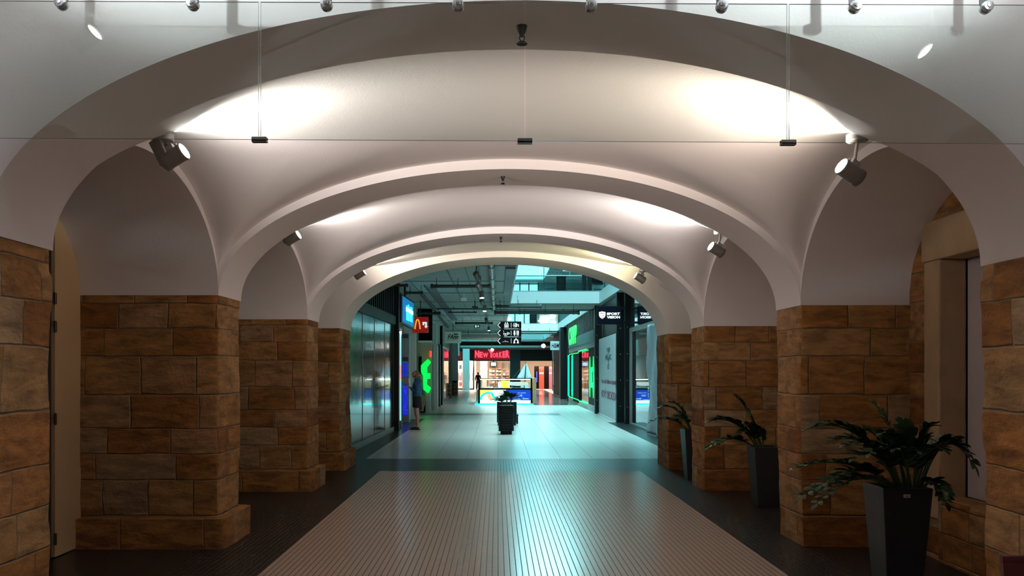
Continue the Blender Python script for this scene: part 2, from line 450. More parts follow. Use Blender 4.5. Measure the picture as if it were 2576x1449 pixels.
# ------------------------------------------------------------------ stone pillars
def pillar_mesh(xi, xb, y0, y1, zt, off=0, z0=0.0, seed=0, amp=.02, corner=.035, wear=0.0):
    """three faces of a rough pier; the fourth is built into the wall"""
    sgn = 1 if xi > xb else -1
    pts = [Vector((xb, y0 - off)), Vector((xi + sgn * off, y0 - off)), Vector((xi + sgn * off, y1 + off)), Vector((xb, y1 + off))]
    nrm = [Vector((0, -1)), Vector((sgn, 0)), Vector((0, 1))]
    path = []
    for k in range(3):
        a, b = pts[k], pts[k + 1]
        m = max(4, int((b - a).length / .03))
        for i in range(m + (1 if k == 2 else 0)):
            p = a.lerp(b, i / m)
            n = nrm[k].copy()
            q = p.copy()
            # round the arrises
            for ci in (1, 2):
                dv = p - pts[ci]; d = dv.length
                if d < corner * 2:
                    mid = (nrm[ci - 1] + nrm[ci]).normalized()
                    w = 1 - d / (corner * 2)
                    n = (n * (1 - w) + mid * w).normalized()
                    q = q - mid * (corner * .55 * w * w)
            path.append((q, n))
    nz = max(3, int((zt - z0) / .03))
    mb = MB()
    def fn(u, v):
        i = int(round(u * (len(path) - 1)))
        q, n = path[i]
        z = z0 + (zt - z0) * v
        e = mnoise.fractal(Vector((q.x * 1.3 + seed, q.y * 1.3, z * 1.7)), 1.0, 2.0, 4)
        row = math.floor((z + .05 * math.sin(z * 5.3 + 1.7)) / .24)
        e2 = mnoise.noise(Vector((seed * 3.1, row * 7.7, 0)))
        d = amp * (e * .8 + e2 * .55) - wear * max(0, 1 - z / 1.3) * (.5 + .5 * math.sin(z * 3 + seed))
        fade = 1 if v < .97 else .5
        return (q.x + n.x * d * fade, q.y + n.y * d * fade, z)
    mb.grid(fn, len(path) - 1, nz, flip=(sgn < 0))
    if off or z0 == 0 and zt < 1:   # a top for low plinths
        top = [fn(i / (len(path) - 1), 1) for i in range(len(path))]
        mb.add(top, [tuple(range(len(top))) if sgn > 0 else tuple(range(len(top)))[::-1]])
    return mb
names = [('nearest', 0), ('second', 1), ('third', 2), ('last', 3)]
for side, xi, xb in (('left', XL, XLB - .1), ('right', XR, XRB + .1)):
    for nm, k in names:
        y0, y1 = RIBS[k]
        zt = spring(xi)
        root = pillar_mesh(xi, xb, y0, y1, zt, seed=k * 3.3 + (11 if side == 'right' else 0), amp=.022 if side == 'left' else .026, wear=.03 if side == 'right' and k < 2 else 0.012).build('stone_pillar', STONE, smooth=True)
        extra = {('left', 0): ', at the left edge of the view', ('left', 1): ' with a stone plinth, beside the cream door', ('left', 2): ' with a stone plinth',
                 ('left', 3): ' with a stone plinth, next to the dark glazed shopfront', ('right', 0): ', behind the dark red chair', ('right', 1): ' behind the largest potted plant',
                 ('right', 2): ' behind the middle potted plant', ('right', 3): ' beside the hanging grey sheet'}[(side, k)]
        struct(root, '%s sandstone pillar on the %s%s' % (nm, side, extra), 'pillar')
        if side == 'left' and k > 0:
            pm = pillar_mesh(xi, xb, y0, y1, .27, off=.085, seed=k * 5.1, amp=.014, corner=.05)
            pm.build('plinth', STONE, parent=root, smooth='auto', bevel=.03)

# ------------------------------------------------------------------ side walls behind the recesses
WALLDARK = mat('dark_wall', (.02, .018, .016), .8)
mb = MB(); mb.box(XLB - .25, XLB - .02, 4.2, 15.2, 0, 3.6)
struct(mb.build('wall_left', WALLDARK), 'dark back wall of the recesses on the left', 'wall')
# cream door leaf in the first left recess
dr = MB(); dr.box(XLB - .02, XLB + .012, 7.45, 7.93, .01, 3.1)
door = struct(dr.build('door_1', CREAM), 'tall cream door leaf at the back of the left recess, between nearest pillars', 'door')
HINGE = mat('hinge_metal', (.10, .07, .045), .45, metal=.8)
for py in (751, 822, 1054, 1356):
    h = MB(); z = PZ(py, 7.45)
    h.tube([(XLB + .02, 7.44, z - .05), (XLB + .02, 7.44, z + .05)], .011, 10)
    h.box(XLB + .012, XLB + .017, 7.44, 7.475, z - .045, z + .045)
    h.build('hinge', HINGE, parent=door, smooth='auto')
# right wall with the blocked window
oy0, oy1, oz0, oz1 = 5.3, 7.3, .55, 2.53
wr = MB()
def wquad(ya, yb, za, zb):
    n = max(1, int((yb - ya) / .05)); m = max(1, int((zb - za) / .05))
    def fn(u, v):
        y = ya + (yb - ya) * u; z = za + (zb - za) * v
        return (XRB + .015 * mnoise.fractal(Vector((2.2, y * 1.5, z * 1.7)), 1, 2, 4), y, z)
    wr.grid(fn, n, m, flip=False)
wquad(4.2, oy0, 0, 3.4); wquad(oy0, oy1, 0, oz0); wquad(oy0, oy1, oz1, 3.4); wquad(oy1, 15.2, 0, 3.4)
struct(wr.build('wall_right', STONE_B, smooth='auto'), 'sandstone back wall of the recesses on the right', 'wall')
wn_ = MB(); wn_.box(XRB + .2, XRB + .24, oy0, oy1 - .012, oz0, oz1)
LAV = mat('lavender_board', (.50, .44, .44), .7, var=.04)
struct(wn_.build('window_1', LAV), 'tall blank lavender grey panel filling the stone window on the right', 'window')
tr = MB()
tr.box(XRB - .035, XRB + .2, oy1, oy1 + .26, .35, oz1)
tr.box(XRB - .04, XRB + .2, oy0, oy1 + .3, oz1, oz1 + .34)
struct(tr.build('trim_1', STONE_S, bevel=.015), 'smooth stone jamb and lintel round the blank window', 'trim')
sl = MB(); sl.box(XRB - .06, XRB + .2, oy0, oy1 - .02, .0, oz0)
struct(sl.build('trim_2', STONE_B, bevel=.03), 'stone block sill below the blank window', 'trim')

# ------------------------------------------------------------------ floor
fl = MB()
X0, X1 = -9.0, 9.0
def fq(xa, xb, ya, yb, mi):
    if xb > xa and yb > ya: fl.quad((xa, ya, 0), (xb, ya, 0), (xb, yb, 0), (xa, yb, 0), mi)
SL, SR = -1.873, 2.271
fq(X0, SL, -5, 13.913, 1); fq(SL, SR, -5, 13.913, 0); fq(SR, X1, -5, 13.913, 1)
fq(X0, X1, 13.913, 15.86, 1)
ML, MR = -2.39, 3.40
# mall: dark margins beside the light field, and one dark cross band
fq(X0, ML, 15.86, 29.0, 1); fq(ML, MR, 15.86, 31.2, 2); fq(MR, X1, 15.86, 27.0, 1); fq(MR, X1, 27.0, 31.2, 2)
fq(X0, ML, 29.0, 31.2, 2)
fq(X0, -2.79, 31.2, 32.7, 2); fq(-2.79, 2.28, 31.2, 32.7, 3); fq(2.28, X1, 31.2, 32.7, 2)
fq(X0, X1, 32.7, 84, 2)
struct(fl.build('floor', [MOS_L, MOS_D, TILE_L, TILE_D]), 'tiled floor: small mosaic in the passage, large pale tiles in the mall', 'floor')

# ------------------------------------------------------------------ the hall the camera stands in (seen only in the glass)
HL, HR = -2.75, 2.97
HS, HCR = 3.36, 4.35
def hall_z(x):
    t = min(1, abs(x - XC) / (HR - XC)); return HS + (HCR - HS) * math.sqrt(max(0, 1 - t * t))
hv = MB(); n = 60
def hfn(u, v):
    x = XC - (HR - XC) * math.cos(PI * u); return (x, -4 + 8.3 * v, hall_z(x))
hv.grid(hfn, n, 20, flip=True)
struct(hv.build('ceiling', PLASTER, smooth=True), 'white vault over the camera end of the passage', 'ceiling')
for side, xw, xb in (('left', HL, HL - 1.0), ('right', HR, HR + 1.0)):
    hw = niche(side, 1.9, 3.4, 2.65, .75, 2.2, 3.15, xw, xb, lambda y: HS)
    hw.quad((xw, -4, 0), (xw, 1.9, 0), (xw, 1.9, HS), (xw, -4, HS))
    hw.quad((xw, 3.4, 0), (xw, 4.3, 0), (xw, 4.3, HS), (xw, 3.4, HS))
    for y in (1.9, 3.4): hw.quad((xw, y, 0), (xb, y, 0), (xb, y, 2.2), (xw, y, 2.2))
    hw.quad((xb, 1.9, 0), (xb, 3.4, 0), (xb, 3.4, 3.2), (xb, 1.9, 3.2), 1)
    struct(hw.build('wall_' + side, [PLASTER, WALLDARK]), 'white side wall of the hall on the camera side, %s' % side, 'wall')
hb = MB(); hb.quad((-4, -4, 0), (4, -4, 0), (4, -4, 4.9), (-4, -4, 4.9))
struct(hb.build('wall_back', PLASTER), 'white end wall behind the camera', 'wall')
# ================================================================== spot lamps in the passage
LAMPG = mat('lamp_grey', (.26, .24, .22), .4, metal=.35, var=.06)
LAMPL = mat('lamp_silver', (.42, .40, .38), .35, metal=.4, var=.05)
LENS = emit('lamp_lens', (1, .97, .95), 40)
def spot(pos, axis, anchor, label, watts, col=(1, .93, .88), size=64, group=None, driver=False, blend=1.0, spill=3.0, flood_y=.9):
    """pos: middle of the lamp's head; anchor: point on the plaster where the base is fixed"""
    pos = Vector(pos); ax = Vector(axis).normalized(); an = Vector(anchor)
    root = thing('spot_lamp', label, 'lamp', an, group)
    up = Vector((0, 0, 1))
    b = MB(); b.lathe([(.062, -.045), (.066, -.04), (.066, -.002), (.06, 0)], an, (0, 0, 1), 28)
    b.build('base_plate', LAMPL, root, smooth='auto')
    side = ax.cross(up).normalized(); top = side.cross(ax).normalized(); K = .80
    st = MB(); j = pos + top * .06
    st.tube([an - up * .02, an - up * .06, j + up * .02], .011, 10)
    st.obox(j, ax * .028, side * .018, top * .022)
    st.build('bracket', LAMPL, root, smooth='auto')
    sc_ = lambda pr: [(r_ * K, z_ * K) for r_, z_ in pr]
    h = MB()
    h.lathe(sc_([(.05, -.105), (.064, -.095), (.066, -.06), (.066, .075), (.069, .078), (.069, .098), (.062, .1), (.062, .085)]), pos, ax, 36, caps=False)
    h.lathe(sc_([(.0, -.106), (.05, -.105)]), pos, ax, 36, caps=False)
    hd = h.build('housing', LAMPG, root, smooth='auto')
    fin = MB()
    for t in (-.09, -.075, -.06): fin.lathe(sc_([(.06, t - .003), (.071, t - .003), (.071, t + .003), (.06, t + .003)]), pos, ax, 36, caps=False)
    fin.build('cooling_fin', LAMPG, hd, smooth='auto')
    ln = MB(); ln.lathe(sc_([(.0, .088), (.061, .088)]), pos, ax, 36, caps=False)
    ln.build('lens', LENS, root)
    if driver:
        d = MB(); d.obox(pos + top * .065 - ax * .055, ax * .038, side * .042, top * .085)
        d.build('driver_box', LAMPG, root, bevel=.006)
    kb = MB(); kb.lathe([(.010, 0), (.010, .02)], pos + ax * .045 + top * .05, top, 14); kb.build('knob', LAMPL, root, smooth='auto')
    lift = (ax * .8 + Vector((0, .05, .55))).normalized(); flood = (ax * .7 + Vector((0, flood_y, .5))).normalized()
    for nm, e_, sz, la in (('spot_beam', watts, size, lift), ('spot_flood', watts * spill, 136, flood)):
        ld = bpy.data.lights.new(nm, 'SPOT'); ld.energy = e_; ld.color = col; ld.spot_size = math.radians(sz); ld.spot_blend = blend; ld.shadow_soft_size = .045
        lo = bpy.data.objects.new(nm, ld); COL.objects.link(lo); lo.parent = root
        lo.location = pos + ax * .085 - an; lo.rotation_euler = la.to_track_quat('-Z', 'Y').to_euler()
    return root
W0 = 120
GL = 'white spot lamps on the vaults'
def vault_z(x, y, k):
    return vz(x, y, k)
def vspot(hp, ap, Y, axis, label, k, **kw):
    a = P(ap[0], ap[1], Y); a.z = vault_z(a.x, a.y, k) + .004
    spot(P(hp[0], hp[1], Y - .03), axis, a, label, **kw)
vspot((438, 396), (410, 352), 5.5, (.86, -.16, .46), 'spot lamp with a box driver, on the left of the nearest bay', 0, watts=W0, group=GL, driver=True)
vspot((2140, 434), (2156, 397), 5.5, (-.83, -.24, .46), 'round spot lamp on the right of the nearest bay', 0, watts=W0, col=(1, .85, .72), group=GL)
vspot((735, 599), (722, 580), 9.2, (.86, -.16, .46), 'small far spot lamp on the left of the middle bay', 1, watts=W0, group=GL, driver=True)
vspot((1803, 629), (1812, 610), 9.2, (-.83, -.24, .46), 'small far spot lamp on the right of the middle bay', 1, watts=W0, group=GL)
vspot((905, 690), (898, 680), 12.95, (.86, -.1, .5), 'spot lamp in the last bay, hidden behind the arch on the left', 2, watts=W0 * .5, col=(1, .90, .76), group=GL)
vspot((1610, 700), (1618, 690), 12.95, (-.83, -.1, .5), 'spot lamp in the last bay, hidden behind the arch on the right', 2, watts=W0 * .5, col=(1, .95, .55), group=GL)
# lamps of the hall behind the camera: images of the front pair hang in the glass screen
def hspot(x, y, z, axis, label, watts, col=(.84, .95, 1)):
    spot((x, y, z), axis, (x * .99, y + .02, hall_z(x * .99) + .004), label, watts, col=col, size=52, spill=.26, flood_y=.45, group='spot lamps in the hall on the camera side')
hspot(-2.505, 2.92, 3.615, (.82, .25, .5), 'spot lamp on the left of the camera-side hall', 2200)
hspot(2.66, 2.92, 3.50, (-.82, .25, .5), 'spot lamp on the right of the camera-side hall', 2200)
hspot(-2.42, -.6, 3.58, (.8, .1, .55), 'added fill lamp behind the camera on the left', 40)  # rear pair is added as weak, unseen fill light for the hall
hspot(2.62, -.6, 3.56, (-.8, .1, .55), 'added fill lamp behind the camera on the right', 40)

# ================================================================== glass screen in front of the nearest arch
GLASS = glass_mat('clear_glass', (.95, .985, .968))
EDGE = mat('glass_edge', (.30, .42, .38), .2, var=.05)
GY = 4.12
joints = [-2.368, -1.1205, .130, 1.371, 2.618]
zt_ = lambda x: 3.333 - .004 * x
zb_ = lambda x: 2.683 - .0055 * x
def gl_panel(i):
    xa, xb = joints[i] + .005, joints[i + 1] - .005
    lab = ['leftmost pane of the hanging glass screen', 'second pane of the hanging glass screen from the left', 'third pane of the hanging glass screen from the left', 'rightmost pane of the hanging glass screen'][i]
    root = thing('hanging_glass_screen', lab, 'glass screen', ((xa + xb) / 2, GY, zb_(0)), 'glass screen panes')
    pr = [(xa, zb_(xa)), (xb, zb_(xb)), (xb, zt_(xb)), (xa, zt_(xa))]
    m = MB(); m.prism(pr, lambda u, v: (u, GY, v), lambda u, v: (u, GY + .01, v), 0, 1)
    m.build('pane', [GLASS, EDGE], root)
    for q in (.25, .75):
        x = xa + (xb - xa) * q; z = zt_(x) - .012
        b = MB(); b.box(x - .021, x + .021, GY + .016, GY + .024, z - .005, 3.62)
        b.box(x - .021, x + .021, GY + .016, 4.3, 3.60, 3.62)
        br = b.build('strap', DARKGREY, root)
        f = MB(); f.lathe([(.0, -.034), (.011, -.033), (.012, -.028), (.022, -.026), (.026, -.02), (.026, -.002)], (x, GY, z), (0, 1, 0), 24)
        f.lathe([(.026, .0), (.028, .003), (.028, .016)], (x, GY + .0, z - .002), (0, 1, 0), 24)
        f.build('bolt', STEEL, br, smooth='auto')
    return root
screens = [gl_panel(i) for i in range(4)]
CLAMP = mat('clamp_grey', (.16, .15, .14), .4, metal=.5)
for i, x in enumerate(joints[1:4]):
    z = zb_(x); c = MB()
    c.box(x - .035, x + .035, GY - .012, GY - .001, z - .012, z + .01); c.box(x - .035, x + .035, GY + .011, GY + .02, z - .012, z + .01); c.box(x - .035, x + .035, GY - .012, GY + .02, z - .014, z - .002)
    c.build('clamp', CLAMP, screens[i], bevel=.002)

# ------------------------------------------------------------------ sprinklers under the arches
SPB = mat('sprinkler_dark', (.03, .028, .025), .4, metal=.7)
def sprinkler(x, y, lab, sc=1.0):
    z = rib_z(x)
    root = thing('sprinkler', lab, 'sprinkler', (x, y, z), 'sprinklers under the arches')
    b = MB(); b.lathe([(.030 * sc, 0), (.028 * sc, -.012 * sc), (.024 * sc, -.03 * sc), (.012 * sc, -.055 * sc), (.010 * sc, -.062 * sc)], (x, y, z + .004), (0, 0, 1), 20)
    b.build('body', SPB, root, smooth='auto')
    a = MB()
    for s in (-1, 1): a.tube([(x + s * .010 * sc, y, z - .05 * sc), (x + s * .014 * sc, y, z - .065 * sc), (x + s * .004 * sc, y, z - .083 * sc)], .003 * sc, 6)
    a.build('frame', SPB, root)
    d = MB(); d.lathe([(.0, -.082 * sc), (.016 * sc, -.083 * sc), (.03 * sc, -.094 * sc), (.029 * sc, -.096 * sc), (.0, -.087 * sc)], (x, y, z), (0, 0, 1), 20, caps=False)
    d.build('deflector', SPB, root, smooth='auto')
sprinkler(PX(1313, 4.62), 4.62, 'dark sprinkler under the nearest arch, behind the glass screen')
sprinkler(PX(1265, 8.2), 8.2, 'small sprinkler under the second arch', .75)
sprinkler(PX(1260, 11.9), 11.9, 'tiny sprinkler under the third arch', .75)

# ================================================================== potted plants in the recesses on the right
POT = mat('planter_slate', (.022, .023, .026), .42, var=.25, vscale=9, bump=.25, bscale=45)
SOIL = mat('soil', (.03, .02, .013), .95, var=.4, vscale=60, bump=.6, bscale=80)
STEM = mat('stem_green', (.055, .10, .03), .5, var=.2)
LEAF = mat('leaf_green', (.012, .040, .010), .4, var=.5, vscale=14, spec=.3)
LEAFY = mat('leaf_fresh', (.07, .17, .03), .35, var=.3, vscale=14, spec=.6)
TAGW = mat('tag_white', (.55, .54, .5), .5)
def leaf(mb, base, d, nrm, ln, wd, mi=0):
    """thick pointed oval leaflet, folded a little along the midrib"""
    d = d.normalized(); s = d.cross(nrm).normalized(); n = s.cross(d).normalized()
    prof = [(0, .06), (.16, .55), (.38, .98), (.58, 1.0), (.78, .72), (.93, .3), (1, .02)]
    vs = []; fs = []
    for k, (t, w) in enumerate(prof):
        c = base + d * (ln * t) - n * (ln * .14 * t * t)
        h = wd * .5 * w
        vs += [c - s * h + n * (h * .35), c - n * (ln * .012), c + s * h + n * (h * .35), c + n * .004 * w + n * .003]
    for k in range(len(prof) - 1):
        a = 4 * k; b = a + 4
        fs += [(a, a + 1, b + 1, b), (a + 1, a + 2, b + 2, b + 1), (a, b, b + 3, a + 3), (a + 3, b + 3, b + 2, a + 2)]
    mb.add(vs, fs, mi)
def frond(parent, base, tip, lift, rng, nleaf=14, ln=.080, wd=.042, r=.012, start=.25, fresh=.0, name='frond'):
    base, tip = Vector(base), Vector(tip)
    pts = []
    m = 16
    ctrl = base.lerp(tip, .45); ctrl.z = max(base.z, tip.z) + lift
    for i in range(m + 1):
        t = i / m
        pts.append(base * (1 - t) ** 2 + ctrl * 2 * t * (1 - t) + tip * t * t)
    mb = MB()
    mb.tube(pts, [r * (1 - .75 * i / m) for i in range(m + 1)], 7)
    for k in range(nleaf):
        t = start + (1 - start) * (k + .5) / nleaf
        i = min(m - 1, int(t * m)); f = t * m - i
        p = pts[i].lerp(pts[i + 1], f); tan = (pts[i + 1] - pts[i]).normalized()
        sidev = tan.cross(Vector((0, 0, 1)))
        sidev = sidev.normalized() if sidev.length > .05 else Vector((1, 0, 0))
        upv = sidev.cross(tan).normalized()
        sz = (.75 + .5 * math.sin(PI * min(1, t * 1.05))) * rng.uniform(.85, 1.15)
        for sg in (-1, 1):
            dv = sidev * sg * rng.uniform(.7, 1) + tan * rng.uniform(.45, .9) + upv * rng.uniform(.05, .6)
            leaf(mb, p, dv, upv + Vector((rng.uniform(-.3, .3), rng.uniform(-.3, .3), 0)), ln * sz, wd * sz, 2 if rng.random() < fresh else 1)
    leaf(mb, pts[-1], pts[-1] - pts[-2], Vector((0, 0, 1)), ln * .9, wd * .8, 2 if fresh else 1)
    return mb.build(name, [STEM, LEAF, LEAFY], parent, smooth='auto')
def planter(x0, yf, w_, h_, lab, tagged=False, d_=None):
    d_ = d_ or w_
    root = thing('potted_plant', lab, 'potted plant', (x0 + w_ / 2, yf + d_ / 2, 0), 'potted plants in the right recesses')
    t = .035; k = .055
    def ringz(z, ins): 
        kk = k * (1 - z / h_) + ins
        return [(x0 + kk, yf + kk, z), (x0 + w_ - kk, yf + kk, z), (x0 + w_ - kk, yf + d_ - kk, z), (x0 + kk, yf + d_ - kk, z)]
    m = MB()
    rings = [ringz(0, 0), ringz(h_, 0), ringz(h_, t), ringz(h_ - .05, t)]
    o = 0; vs = []; fs = [(3, 2, 1, 0)]
    for r in rings: vs += r
    for j in range(3):
        for i in range(4):
            l = (i + 1) % 4; fs.append((j * 4 + i, j * 4 + l, (j + 1) * 4 + l, (j + 1) * 4 + i))
    fs.append((12, 13, 14, 15))
    m.add(vs, fs); m.build('pot', POT, root, bevel=.006)
    s = MB(); 
    s.box(x0 + t + .004, x0 + w_ - t - .004, yf + t + .004, yf + d_ - t - .004, h_ - .07, h_ - .035)
    s.build('soil', SOIL, root)
    if tagged:
        g = MB(); cx = PX(2282, yf); cz = PZ(1248, yf); g.box(cx - .024, cx + .024, yf + .002, yf + .016, cz - .012, cz + .012)
        lb = g.build('label_plate', TAGW, root, bevel=.002); lb['label'] = 'small white label plate'
        g2 = MB(); g2.box(cx - .014, cx + .014, yf + .0, yf + .003, cz - .003, cz + .001); g2.build('print', BLACK, lb)
    return root
    return root
rg = random.Random(3)
# nearest planter
YP = 6.0
p_ = planter(PX(2222, YP), YP, .345, .79, 'largest arching plant, in a tapered slate pot with a small white plate', tagged=True)
def stem_at(parent, px, py, dY, bx, lift, n, **kw):
    cx = p_c[0]; 
    frond(parent, (cx + bx, p_c[1] + kw.pop('by', 0), p_c[2]), P(px, py, p_c[1] + dY), lift, rg, n, **kw)
p_c = (PX(2285, YP + .17), YP + .17, .755)
for (px, py, dY, bx, lift, n, kw) in [
    (2006, 1176, -.35, -.07, .10, 17, {}), (2046, 1075, .05, -.06, .10, 19, {'ln': .105, 'wd': .060}), (2016, 1250, -.3, -.09, .22, 15, {}),
    (2056, 1268, -.45, -.1, .24, 13, {}), (2130, 1120, -.25, -.04, .05, 14, {}), (2196, 1012, .18, -.02, -.1, 11, {'fresh': .2, 'ln': .045, 'wd': .02, 'r': .008, 'start': .55}),
    (2272, 1066, .05, .0, .0, 12, {}), (2100, 1108, -.1, -.05, .08, 15, {}), (2150, 1152, -.32, -.07, .10, 12, {}), (2226, 1112, .12, -.01, .04, 12, {}), (2330, 1102, -.05, .05, .02, 11, {}), (2312, 1135, -.22, .04, .03, 10, {}), (2068, 1222, -.4, -.09, .2, 12, {}), (2160, 1085, .15, -.05, .08, 15, {}), (2220, 1090, -.15, -.02, .03, 14, {}),
    (2345, 1072, -.1, .06, .0, 11, {}), (2446, 1165, -.2, .08, .33, 13, {'ln': .112, 'wd': .062}), (2380, 1262, -.3, .1, .17, 12, {}),
    (2372, 1130, -.25, .05, .07, 12, {}), (2250, 1130, -.3, .02, .04, 12, {}), (2190, 1140, -.35, -.06, .1, 13, {}), (2405, 1120, .0, .07, .12, 12, {})]:
    stem_at(p_, px, py, dY, bx, lift, n, **kw)
# middle planter
YP = 10.2
p2_ = planter(PX(1899, YP), YP, .36, .70, 'sparser plant with one tall upright stem, its slate pot half hidden by the second pillar')
p_c = (PX(1925, YP), YP + .18, .66)
for (px, py, dY, bx, lift, n, kw) in [
    (1846, 994, .1, .02, -.12, 20, {'fresh': .12}), (1790, 1058, -.1, -.03, .08, 19, {'ln': .105, 'wd': .060}), (1783, 1126, -.3, -.05, .20, 14, {'ln': .10, 'wd': .056}),
    (1880, 1070, -.2, .0, .03, 13, {}), (1915, 1085, .0, .03, .02, 11, {}), (1860, 1090, -.25, -.02, .08, 12, {})]:
    stem_at(p2_, px, py, dY, bx, lift, n, **kw)
# far planter
YP = 12.75
p3_ = planter(PX(1723, YP), YP, .36, .73, 'far plant leaning towards the mall, its pot almost hidden behind the third pillar')
p_c = (PX(1750, YP), YP + .18, .69)
for (px, py, dY, bx, lift, n, kw) in [
    (1640, 1060, -.3, -.05, .12, 15, {}), (1662, 1024, .0, -.03, .08, 14, {}), (1685, 1012, .1, -.02, .02, 12, {}), (1700, 1050, -.2, -.03, .06, 12, {}), (1740, 1010, .0, .02, .03, 14, {}), (1790, 1050, -.1, .06, .1, 14, {})]:
    stem_at(p3_, px, py, dY, bx, lift, n, **kw)

# ------------------------------------------------------------------ dark red chair, cut by the frame at the lower right
RED = mat('dark_red_wood', (.075, .012, .010), .4, var=.25, vscale=8)
cy = 4.05
cl = PX(2507, cy); ct = PZ(1393, cy); cw = .44
ch = thing('wooden_chair', 'dark red wooden chair with a slotted backrest, cut off at the lower right corner', 'chair', (cl + cw / 2, cy + .2, 0))
bk = MB()
def bx(u, v): return cl + u * cw + (.5 - u) * .10 * (1 - v)
def bp_(u, v, dy): return (bx(u, v), cy + .05 * v * -1 + dy, ct - .34 * (1 - v))
def bpan(u0, u1, v0, v1): 
    vs = [bp_(u, v, d) for d in (0, .028) for u, v in ((u0, v0), (u1, v0), (u1, v1), (u0, v1))]
    bk.add(vs, [(0, 1, 2, 3), (7, 6, 5, 4), (0, 4, 5, 1), (1, 5, 6, 2), (2, 6, 7, 3), (3, 7, 4, 0)])
bpan(0, 1, .90, 1); bpan(0, .235, .0, .90); bpan(.765, 1, 0, .90); bpan(.235, .765, 0, .775)
bk.build('backrest', RED, ch, bevel=.004)
se = MB(); se.box(cl + .02, cl + cw - .02, cy - .42, cy + .03, .42, .45); se.build('seat', RED, ch, bevel=.01)
for sx_ in (0, 1):
    for sy_ in (0, 1):
        lg = MB(); x = cl + .05 + sx_ * (cw - .10); y = cy - .39 + sy_ * .40
        lg.tube([(x, y, .425), (x + (sx_ - .5) * .02, y + (sy_ - .5) * .03, 0)], [.02, .015], 10)
        lg.build('leg', RED, ch, smooth='auto')
# ================================================================== shopping mall beyond the arches
CZ, CT = 4.0, 4.39
SLAB = mat('ceiling_concrete', (.30, .33, .32), .8, var=.12, vscale=.8, spec=.2)
FASC = mat('fascia_white', (.62, .66, .67), .35, var=.04)
MIRROR = mat('dark_glossy_panel', (.022, .02, .019), .12, var=.3, vscale=2, bump=.35, bscale=2.2, spec=.9, coat=.3)
SLATM = mat('black_slats', (.006, .0065, .007), .5, spec=.12)
GREYM = mat('grey_metal', (.28, .29, .29), .4, metal=.4)
OLIVE = mat('olive_plaster', (.36, .36, .29), .7, var=.08)
PALE = mat('pale_plaster', (.56, .58, .56), .7, var=.08)
def shell(name, mb, m, label, cat, **kw): return struct(mb.build(name, m, **kw), label, cat)

# --- ceiling slab with three openings
OX0, OX1 = .455, 3.66
OPEN = [(19.8, 31.2), (35.4, 52.8), (57.5, 67.5)]
ys = [15.05] + [y for o in OPEN for y in o] + [84.0]
sb = MB()
sb.box(-6, OX0, 15.05, 68.6, CZ, CT); sb.box(OX1, 8, 15.05, 84, CZ, CT); sb.box(-6, -3.4, 68.6, 71.3, CZ, CT)
for i in range(0, len(ys), 2): sb.box(OX0, OX1, ys[i], ys[i + 1] if i + 2 < len(ys) else 68.6, CZ, CT)
sb.box(-6, OX1, 71.3, 84, CZ, CT)
shell('ceiling', sb, SLAB, 'grey concrete ceiling of the mall with rectangular openings to the upper floor', 'ceiling')
jt = MB()
for y in (20, 23.5, 27, 30.5, 34, 38, 42, 47, 53): jt.box(-3.2, OX0 - .02, y - .02, y + .02, CZ - .012, CZ)
for x in (-2.35, -1.2, -.75): jt.box(x - .012, x + .012, 15.1, 70, CZ - .014, CZ - .002)
struct(jt.build('trim_4', DARKGREY), 'dark joint strips across the mall ceiling', 'trim')
for i, (a, b) in enumerate(OPEN):
    f = MB()
    f.box(OX0, OX1, b - .03, b - .001, CZ - .004, CT + .02); f.box(OX1 - .03, OX1 - .001, a, b - .03, CZ - .004, CT + .02); f.box(OX0 + .001, OX0 + .03, a, b - .03, CZ - .004, CT + .02)
    shell('trim_%d' % (5 + i), f, FASC, '%s white lined edge of a ceiling opening' % ('nearest', 'middle', 'farthest')[i], 'trim')
# --- side walls of the mall
wl = MB(); wl.box(-6, -3.35, 15.3, 84, 0, CZ); wl.box(-6, -3.1, 28.9, 84, 2.8, CZ)
shell('wall_left', wl, CONC, 'left wall of the mall behind the shopfronts', 'wall')
wr_ = MB(); wr_.box(4.6, 8, 15.1, 60, 0, CZ); wr_.box(3.86, 4.6, 32.6, 60, 0, CZ); wr_.box(4.05, 4.6, 27.2, 32.6, 2.9, CZ); wr_.box(6.9, 8, 60, 84, 0, CZ)
shell('wall_right', wr_, BLACK, 'black right wall of the mall behind the shopfronts', 'wall')
en = MB(); en.box(-6, 8, 83.6, 84, 0, CZ)
shell('wall_far', en, CONC, 'far end wall of the mall', 'wall')
# walls between the passage and the mall
cl_ = MB(); cl_.box(-6, -2.98, 14.9, 15.3, 0, CT); cl_.box(3.9, 8, 14.9, 15.2, 0, CT); cl_.box(-6, 8, 14.9, 15.05, 3.85, 9)
shell('wall_near', cl_, CONC, 'mall wall around the last passage arch', 'wall')

